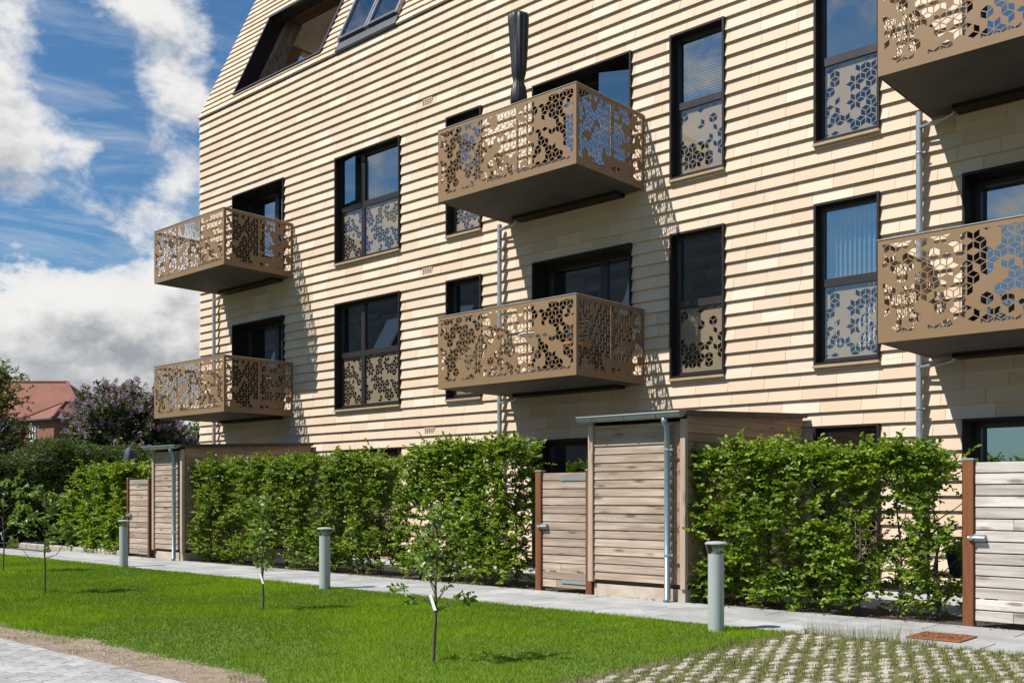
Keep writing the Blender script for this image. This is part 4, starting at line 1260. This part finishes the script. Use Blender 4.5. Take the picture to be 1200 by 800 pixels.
s = MB(); s.lathe([(.24, 0), (.24, .05), (.06, .07), (.05, .18), (.028, .2)], (px, py, pz+.002), 24); s.build('base', M['pot'], t, (px, py, pz))
# closed navy parasol in the far garden
px, py = -23.5, 11.9
t = thing('closed_parasol', (px, py, 0), 'closed navy blue parasol standing behind the far gate', 'parasol')
c = MB(); c.lathe([(.10, 1.0), (.15, 1.1), (.17, 1.4), (.16, 1.8), (.15, 2.2), (.12, 2.38), (.05, 2.44), (.01, 2.46)], (px, py, 0), 40, wob=wob); c.build('canopy', M['navy'], t, (px, py, 0), smooth=True)
s = MB(); s.tube([(px, py, .05), (px, py, 2.52)], .022, 10); s.build('pole', M['pole'], t, (px, py, 0))
s = MB(); s.lathe([(.25, 0.008), (.25, .06), (.05, .09), (.04, .25)], (px, py, 0), 20); s.build('base', M['pot'], t, (px, py, 0))

# a chair and a small table on the lower middle balcony
zf_ = 2.998+.126
t = thing('balcony_chair', (-9.75, 12.1, zf_), 'dark chair with an orange cushion on the lower middle balcony, glimpsed through the perforations', 'chair')
o_ = (-9.75, 12.1, zf_)
s = MB()
for sx in (-.2, .2):
    for sy in (-.2, .2):
        s = MB(); s.tube([(-9.75+sx*1.05, 12.1+sy*1.05, zf_), (-9.75+sx, 12.1+sy, zf_+.42)], .012, 8); s.build('leg', M['black_metal'], t, o_)
s = MB(); s.tube([(-9.95, 12.3, zf_+.42), (-9.95, 12.36, zf_+.84), (-9.93, 12.362, zf_+.86), (-9.57, 12.362, zf_+.86), (-9.55, 12.36, zf_+.84), (-9.55, 12.3, zf_+.42)], .012, 8)
s.build('back_frame', M['black_metal'], t, o_)
s = MB(); s.bbox(-9.96, -9.54, 11.89, 12.31, zf_+.425, zf_+.445, .006); s.build('seat', M['black_metal'], t, o_)
s = MB()
for k in range(5): s.box(-9.935, -9.565, 12.335, 12.35, zf_+.52+k*.066, zf_+.555+k*.066)
s.build('backrest', M['black_metal'], t, o_)
s = MB(); s.bbox(-9.93, -9.57, 11.92, 12.28, zf_+.446, zf_+.50, .018); s.build('cushion', simple('orange_cushion', (.50, .12, .03), .9), t, o_)
t = thing('balcony_table', (-10.45, 12.15, zf_), 'small pale round table beside the dark chair on the lower middle balcony', 'table')
o_ = (-10.45, 12.15, zf_)
s = MB(); s.lathe([(.29, .70), (.30, .705), (.30, .72), (.29, .725)], o_, 32); s.build('tabletop', M['white_paint'], t, o_)
s = MB(); s.lathe([(.03, .02), (.025, .06), (.025, .698)], o_, 14); s.lathe([(.19, .0), (.19, .012), (.03, .03)], o_, 24); s.build('pedestal', M['galv'], t, o_)

# planter on a black stand behind the right hedge
px, py = -3.70, 11.35
t = thing('plant_stand', (px, py, 0), 'black metal plant stand behind the right end of the hedge, carrying a planter', 'plant stand')
s = MB()
for sx in (-.26, .26):
    for sy in (-.13, .13): s.box(px+sx-.012, px+sx+.012, py+sy-.012, py+sy+.012, .008, .80)
for z in (.36, .78):
    s.box(px-.248, px+.248, py-.142, py-.118, z, z+.024); s.box(px-.248, px+.248, py+.118, py+.142, z, z+.024)
    for sx in (-.26, .26): s.box(px+sx-.011, px+sx+.011, py-.118, py+.118, z, z+.024)
for i in range(7): s.box(px-.24, px+.24, py-.11+i*.035, py-.095+i*.035, .386, .398)
s.build('stand_frame', M['black_metal'], t, (px, py, 0))
t = thing('planter', (px, py, .40), 'charcoal tapered planter with a small green plant, on the black stand', 'planter')
s = MB(); s.lathe([(.075, .40), (.115, .62), (.12, .635), (.10, .63)], (px, py, 0), 4 if False else 20); s.build('pot', M['pot'], t, (px, py, .40))
n = 160; th = RNG.uniform(0, 6.28, n); D = unit(np.stack([np.cos(th)*.7, np.sin(th)*.7, RNG.uniform(.3, 1.2, n)], 1))
C = np.array([[px, py, .62]]) + D*RNG.uniform(.0, .16, (n, 1))
V, Q = leaf_mesh(C, D, unit(RNG.normal(0, .6, (n, 3))+np.array([[0, -.4, .7]])), np.full(n, .05), np.full(n, .03))
np_mesh('plant', V, Q, M['leaf_young'], np.repeat(RNG.uniform(0, 1, n), 2), t, (px, py, .40))

# ================================================================ FAR HOUSE
def far_house():
    ca, sa = math.cos(math.radians(42.14)), math.sin(math.radians(42.14))
    bx, by = -59.0, 24.6
    rz = math.radians(42.14)
    t = thing('brick_house', (bx, by, 0), 'red brick house with hipped orange tiled roofs behind the conifer hedge', 'house', rz=0)
    def W(lx, ly, lz): return (bx+ca*lx-sa*ly, by+sa*lx+ca*ly, lz)
    org = (bx, by, 0)
    def polyh(mb, base, top, z0, z1, mi=0):
        P = [W(x, y, z0) for x, y in base] + [W(x, y, z1) for x, y in top]; n = len(base)
        F = [tuple(range(n-1, -1, -1)), tuple(range(n, 2*n))] + [(i, (i+1) % n, n+(i+1) % n, n+i) for i in range(n)]
        mb.add(P, F, mi, .5)
    w = MB()
    polyh(w, [(-9, 1.6), (1.6, 1.6), (1.6, 9), (-9, 9)], [(-9, 1.6), (1.6, 1.6), (1.6, 9), (-9, 9)], -.1, 5.75)
    r30 = math.radians(-35); cr, sr = math.cos(r30), math.sin(r30)
    def R(x, y): return (.32+cr*x-sr*y, 1.4+sr*x+cr*y)
    sq = [R(-1.7, -1.25), R(1.55, -1.25), R(1.55, 3), R(-1.7, 3)]
    polyh(w, sq, sq, -.1, 5.70)
    w.build('wall', M['brick'], t, org)
    r = MB()
    def hip(rect, ridge, z0, z1):
        P = [W(x, y, z0) for x, y in rect] + [W(x, y, z1) for x, y in ridge]
        r.add(P, [(3,2,1,0), (0,1,5,4), (1,2,5), (2,3,4,5), (3,0,4)], 0, .5)
    hip([(-9.4, 1.2), (2.0, 1.2), (2.0, 9.4), (-9.4, 9.4)], [(-6.3, 4.4), (-.55, 4.4)], 5.75, 8.35)
    ov = .25
    sq2 = [R(-1.7-ov, -1.25-ov), R(1.55+ov, -1.25-ov), R(1.55+ov, 3), R(-1.7-ov, 3)]
    P = [W(x, y, 5.70) for x, y in sq2] + [W(*R(-.05, .35), 6.85), W(*R(-.05, 3), 6.85)]
    r.add(P, [(3,2,1,0), (0,1,4), (1,2,5,4), (2,3,5), (3,0,4,5)], 0, .5)
    ro = r.build('roof', M['rooftile'], t, org)
    rg = MB()
    rg.tube([W(-.55, 4.4, 8.37), W(2.0, 1.2, 5.79)], .09, 8); rg.tube([W(-6.3, 4.4, 8.37), W(-.55, 4.4, 8.37)], .09, 8)
    rg.tube([W(*R(-.05, .35), 6.87), W(*sq2[1], 5.74)], .08, 8); rg.tube([W(*R(-.05, .35), 6.87), W(*sq2[0], 5.74)], .08, 8); rg.tube([W(*R(-.05, .35), 6.87), W(*R(-.05, 3), 6.87)], .08, 8)
    rg.build('ridge_tile', M['rooftile'], ro, org)
    g = MB()
    g.tube([W(*sq2[0], 5.68), W(*sq2[1], 5.68), W(*sq2[2], 5.68)], .07, 8); g.build('gutter', M['dark_flash'], t, org)
    # white casement window and a glimpse of a roof window
    def quadbox(mb, pts, thick, mi=0):
        n_ = (Vector(pts[1])-Vector(pts[0])).cross(Vector(pts[3])-Vector(pts[0])).normalized()*thick
        P = [Vector(p) for p in pts] + [Vector(p)+n_ for p in pts]
        mb.add(P, [(3,2,1,0), (4,5,6,7), (0,1,5,4), (1,2,6,5), (2,3,7,6), (3,0,4,7)], mi, .5)
    wx = -1.0
    def wl(u, z): return W(*R(u, -1.26), z)
    wn = MB()
    u0, u1, z0, z1 = -.95, -.30, 4.45, 5.35
    for (a, b2, c, d) in ((u0, u0+.09, z0, z1), (u1-.09, u1, z0, z1), (u0+.09, u1-.09, z0, z0+.09), (u0+.09, u1-.09, z1-.09, z1), ((u0+u1)/2-.05, (u0+u1)/2+.05, z0+.09, z1-.09), (u0+.09, u1-.09, z0+.55, z0+.61)):
        quadbox(wn, [wl(a, c), wl(b2, c), wl(b2, d), wl(a, d)], .05)
    wo = wn.build('window', M['white_paint'], t, org)
    p = MB(); quadbox(p, [wl(u0+.09, z0+.09), wl(u1-.09, z0+.09), wl(u1-.09, z1-.09), wl(u0+.09, z1-.09)], .015); p.build('pane', M['dark_pane'], wo, org)
    # skylight on the wing's right roof slope
    A_, B_, C_, D_ = [Vector(v) for v in (P[0:0] or [W(*sq2[1], 5.70), W(*sq2[2], 5.70), W(*R(-.05, 3), 6.85), W(*R(-.05, .35), 6.85)])]
    def sl(a, b_): return A_.lerp(B_, a).lerp(D_.lerp(C_, a), b_)
    k = MB(); quadbox(k, [sl(.30, .40), sl(.48, .40), sl(.48, .72), sl(.30, .72)], .07); k.build('skylight', M['sheen_grey'], t, org)
far_house()
# pale outbuilding glimpsed left of it
t = thing('white_outbuilding', (-47.6, 17.6, 0), 'low white rendered outbuilding with dark opening at the left edge', 'building')
b = MB(); b.box(-49.6, -47.0, 15.2, 18.3, -.1, 4.75); b.build('wall', M['white_paint'], t, (-47.6, 17.6, 0))
b = MB(); b.box(-46.998, -46.95, 15.5, 18.05, .2, 4.15); b.box(-49.4, -47.3, 15.15, 15.198, .2, 4.15); b.build('opening', M['felt'], t, (-47.6, 17.6, 0))
b = MB(); P = [(-49.9, 14.9, 4.752), (-46.7, 14.9, 4.752), (-46.7, 18.6, 4.752), (-49.9, 18.6, 4.752), (-48.3, 15.9, 5.35), (-48.3, 17.6, 5.35)]
b.add(P, [(3,2,1,0), (0,1,4), (1,2,5,4), (2,3,5), (3,0,4,5)], 0, .5); b.build('roof', M['rooftile'], t, (-47.6, 17.6, 0))

# ================================================================ BUILDING ACROSS THE STREET (what the panes mirror)
t = thing('dark_building', (-44, -18, 0), 'dark shingled building with steep roof across the lawn, mirrored in the window panes', 'building')
b = MB(); b.box(-66, -24.5, -24, -14, -.1, 7.6); b.build('wall', M['dark_clad'], t, (-44, -18, 0))
b = MB()
courses(b, -66.2, -24.3, 0, 8.2, .30, .06, [], lambda x, s, n: (x, -13.8-s*.47*1-n*.9, 7.6+s*.88), tl=(3, 5))
P = [(-66.1, -13.85, 7.55), (-24.4, -13.85, 7.55), (-24.4, -24.1, 7.55), (-66.1, -24.1, 7.55), (-66.1, -17.7, 14.7), (-24.4, -17.7, 14.7), (-24.4, -20.3, 14.7), (-66.1, -20.3, 14.7)]
b.add(P, [(3,2,1,0), (4,5,6,7), (0,1,5,4), (1,2,6,5), (2,3,7,6), (3,0,4,7)])
b.build('roof', M['dark_clad'], t, (-44, -18, 0))
for i in range(6):
    x = -62+i*6.3
    b = MB(); s0, s1 = 3.2, 5.6
    P = [(x, -13.65-s0*.47, 7.65+s0*.88), (x+1.6, -13.65-s0*.47, 7.65+s0*.88), (x+1.6, -13.65-s1*.47, 7.65+s1*.88), (x, -13.65-s1*.47, 7.65+s1*.88)]
    P += [(p[0], p[1]+.12, p[2]+.06) for p in P]
    b.add(P, [(3,2,1,0), (4,5,6,7), (0,1,5,4), (1,2,6,5), (2,3,7,6), (3,0,4,7)]); b.build('roof_window', M['white_paint'], t, (-44, -18, 0))

# ================================================================ LIGHT, SKY, CAMERA
SUN = Vector((-.5, -1.0, 1.5)).normalized()
elev = math.asin(SUN.z); azim = math.atan2(SUN.x, SUN.y)
sl = bpy.data.lights.new('sun', 'SUN'); sl.energy = 5.0; sl.angle = math.radians(.53); sl.color = (1.0, .965, .915)
so = bpy.data.objects.new('sun', sl); COL.objects.link(so); so.location = (-20, -30, 50)
so.rotation_euler = SUN.to_track_quat('Z', 'Y').to_euler()

world = bpy.data.worlds.new('World'); SC.world = world; world.use_nodes = True
nt = NT(world.node_tree); bg = nt.n['Background']
sky = nt.node('ShaderNodeTexSky', sky_type='NISHITA', sun_disc=False, sun_elevation=elev, sun_rotation=azim, altitude=0, air_density=1.15, dust_density=.5, ozone_density=2.2)
tc = nt.node('ShaderNodeTexCoord'); d = tc.outputs['Generated']
sep = nt.node('ShaderNodeSeparateXYZ'); nt.link(d, sep.inputs[0])
dx, dy, dz = sep.outputs
az = nt.math('MULTIPLY', nt.math('ARCTAN2', dx, dy), 180/math.pi)
el = nt.math('MULTIPLY', nt.math('ARCSINE', dz), 180/math.pi)
# clouds: (azimuth, elevation, half widths in degrees, weight)
BL = [(-148, 25.5, 4, 4, .42), (-156.5, 28, 3.5, 3.5, .50), (-127, 17, 6, 3.5, .40), (-167, 15, 5, 2.5, .30), (-144, 22, 2, 2, .2), (-69.8, 20.5, 2.1, 4.2, .62), (-69.0, 17, 2.2, 3.0, .32), (-66.5, 9.5, 5.0, 2.4, .70), (-60.5, 9.6, 2.2, 2.4, .55), (-64, 6.0, 7.5, 2.6, .62),
      (-62.5, 24.2, 3.2, 2.0, .42), (-60.5, 20.8, 2.0, 2.4, .46), (-61.2, 17.5, 1.8, 1.8, .26), (-63.8, 25.5, 3, 1.2, .2), (-60.0, 12.9, 1.9, 1.4, .42), (-65.5, 17.3, 1.0, 1.4, .30), (-59, 16.2, 2.4, 1.4, .20), (-63, 14.8, 4.0, 1.0, .16),
      (-65.2, 22.2, 1.5, 2.4, -.55), (-57.2, 23.0, 1.6, 3.5, -.45), (-64.5, 12.9, 2.2, .9, -.40), (-58.5, 12.2, 1.0, 1.6, -.25), (-68, 13.7, 2.2, .7, -.35), (-63.4, 18.4, 1.2, 2.4, -.30)]
def density(azs, els, off):
    acc = None
    for (a, e, wa, we, w) in BL:
        u = nt.math('DIVIDE', nt.math('SUBTRACT', azs, a), wa); v = nt.math('DIVIDE', nt.math('SUBTRACT', els, e), we)
        g = nt.math('MULTIPLY', nt.math('EXPONENT', nt.math('MULTIPLY', nt.math('ADD', nt.math('MULTIPLY', u, u), nt.math('MULTIPLY', v, v)), -.8)), w)
        acc = g if acc is None else nt.math('ADD', acc, g)
    cv = nt.node('ShaderNodeCombineXYZ')
    nt.link(nt.math('MULTIPLY', azs, .085), cv.inputs[0]); nt.link(nt.math('MULTIPLY', els, .125), cv.inputs[1]); cv.inputs[2].default_value = off
    n1 = nt.noise(cv.outputs[0], 3.4, 10, .60, .15)
    n0 = nt.noise(cv.outputs[0], .62, 3, .5, .2)
    f = nt.math('MULTIPLY', nt.math('SUBTRACT', n1, .5), 1.9)
    f = nt.math('ADD', f, nt.math('MULTIPLY', nt.math('SUBTRACT', n0, .5), .35))
    return nt.math('ADD', nt.math('ADD', acc, f), nt.ramp(nt.math('ABSOLUTE', nt.math('ADD', az, 62.0)), 14, 40, .15, .05)), n1  # cloud cover thinned outside the view to lower the fill
D1, n1 = density(az, el, 3.3)
D2, _ = density(nt.math('ADD', az, -.5), nt.math('ADD', el, 1.5), 3.3)
alpha = nt.ramp(D1, .16, .80, 0, 1, True)
sharp = nt.ramp(D1, .27, .52, 0, 1, True)
low = nt.ramp(el, 15, 10.5, 0, .85)
alpha = nt.math('ADD', nt.math('MULTIPLY', alpha, nt.math('SUBTRACT', 1.0, low)), nt.math('MULTIPLY', sharp, low))
cvw = nt.node('ShaderNodeCombineXYZ'); nt.link(nt.math('MULTIPLY', nt.math('ADD', az, nt.math('MULTIPLY', el, .5)), .055), cvw.inputs[0]); nt.link(nt.math('MULTIPLY', el, .28), cvw.inputs[1])
wisp = nt.ramp(nt.noise(cvw.outputs[0], 2.2, 8, .6, .6), .42, .78, 0, .60, True)
alpha = nt.math('MAXIMUM', alpha, nt.math('MULTIPLY', wisp, nt.ramp(el, 26, 9, .35, 1.0)))
shade = nt.ramp(nt.math('ADD', nt.math('MULTIPLY', D2, .85), nt.math('MULTIPLY', nt.ramp(el, 2, 10, .30, 0), 1.0)), .38, 1.15, 0, 1, True)
shade = nt.math('MULTIPLY', shade, nt.ramp(n1, .3, .7, 1.12, .80), clamp=True)
ccol = nt.mix(shade, (.645, .635, .62), (.25, .27, .295))
n = nt.node('ShaderNodeVectorMath', operation='SCALE'); nt.link(sky.outputs[0], n.inputs[0]); n.inputs['Scale'].default_value = .074
skyc = nt.mix(1.0, n.outputs[0], (.50, .81, 1.02), 'MULTIPLY')
ccol = nt.mix(nt.ramp(nt.math('ABSOLUTE', nt.math('ADD', az, 62.0)), 20, 60, 0, .8), ccol, (.60, .535, .45))  # unseen clouds tinted warm, added to warm the fill in the facade's shade
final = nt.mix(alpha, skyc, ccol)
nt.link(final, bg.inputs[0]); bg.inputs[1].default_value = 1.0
world.cycles.sampling_method = 'MANUAL'; world.cycles.sample_map_resolution = 1024

cam = bpy.data.cameras.new('camera'); co = bpy.data.objects.new('camera', cam); COL.objects.link(co)
co.location = (0, 0, 1.25); co.rotation_euler = (math.radians(90), 0, math.radians(42.14))
cam.lens = 35; cam.sensor_width = 36; cam.shift_y = (581-400)/1200; cam.clip_end = 2000; cam.clip_start = .05
SC.camera = co
SC.view_settings.view_transform = 'Standard'; SC.view_settings.look = 'None'
SC.view_settings.exposure = .47; SC.view_settings.gamma = 1.0
SC.cycles.max_bounces = 8; SC.cycles.transparent_max_bounces = 12
SC.cycles.use_denoising = True
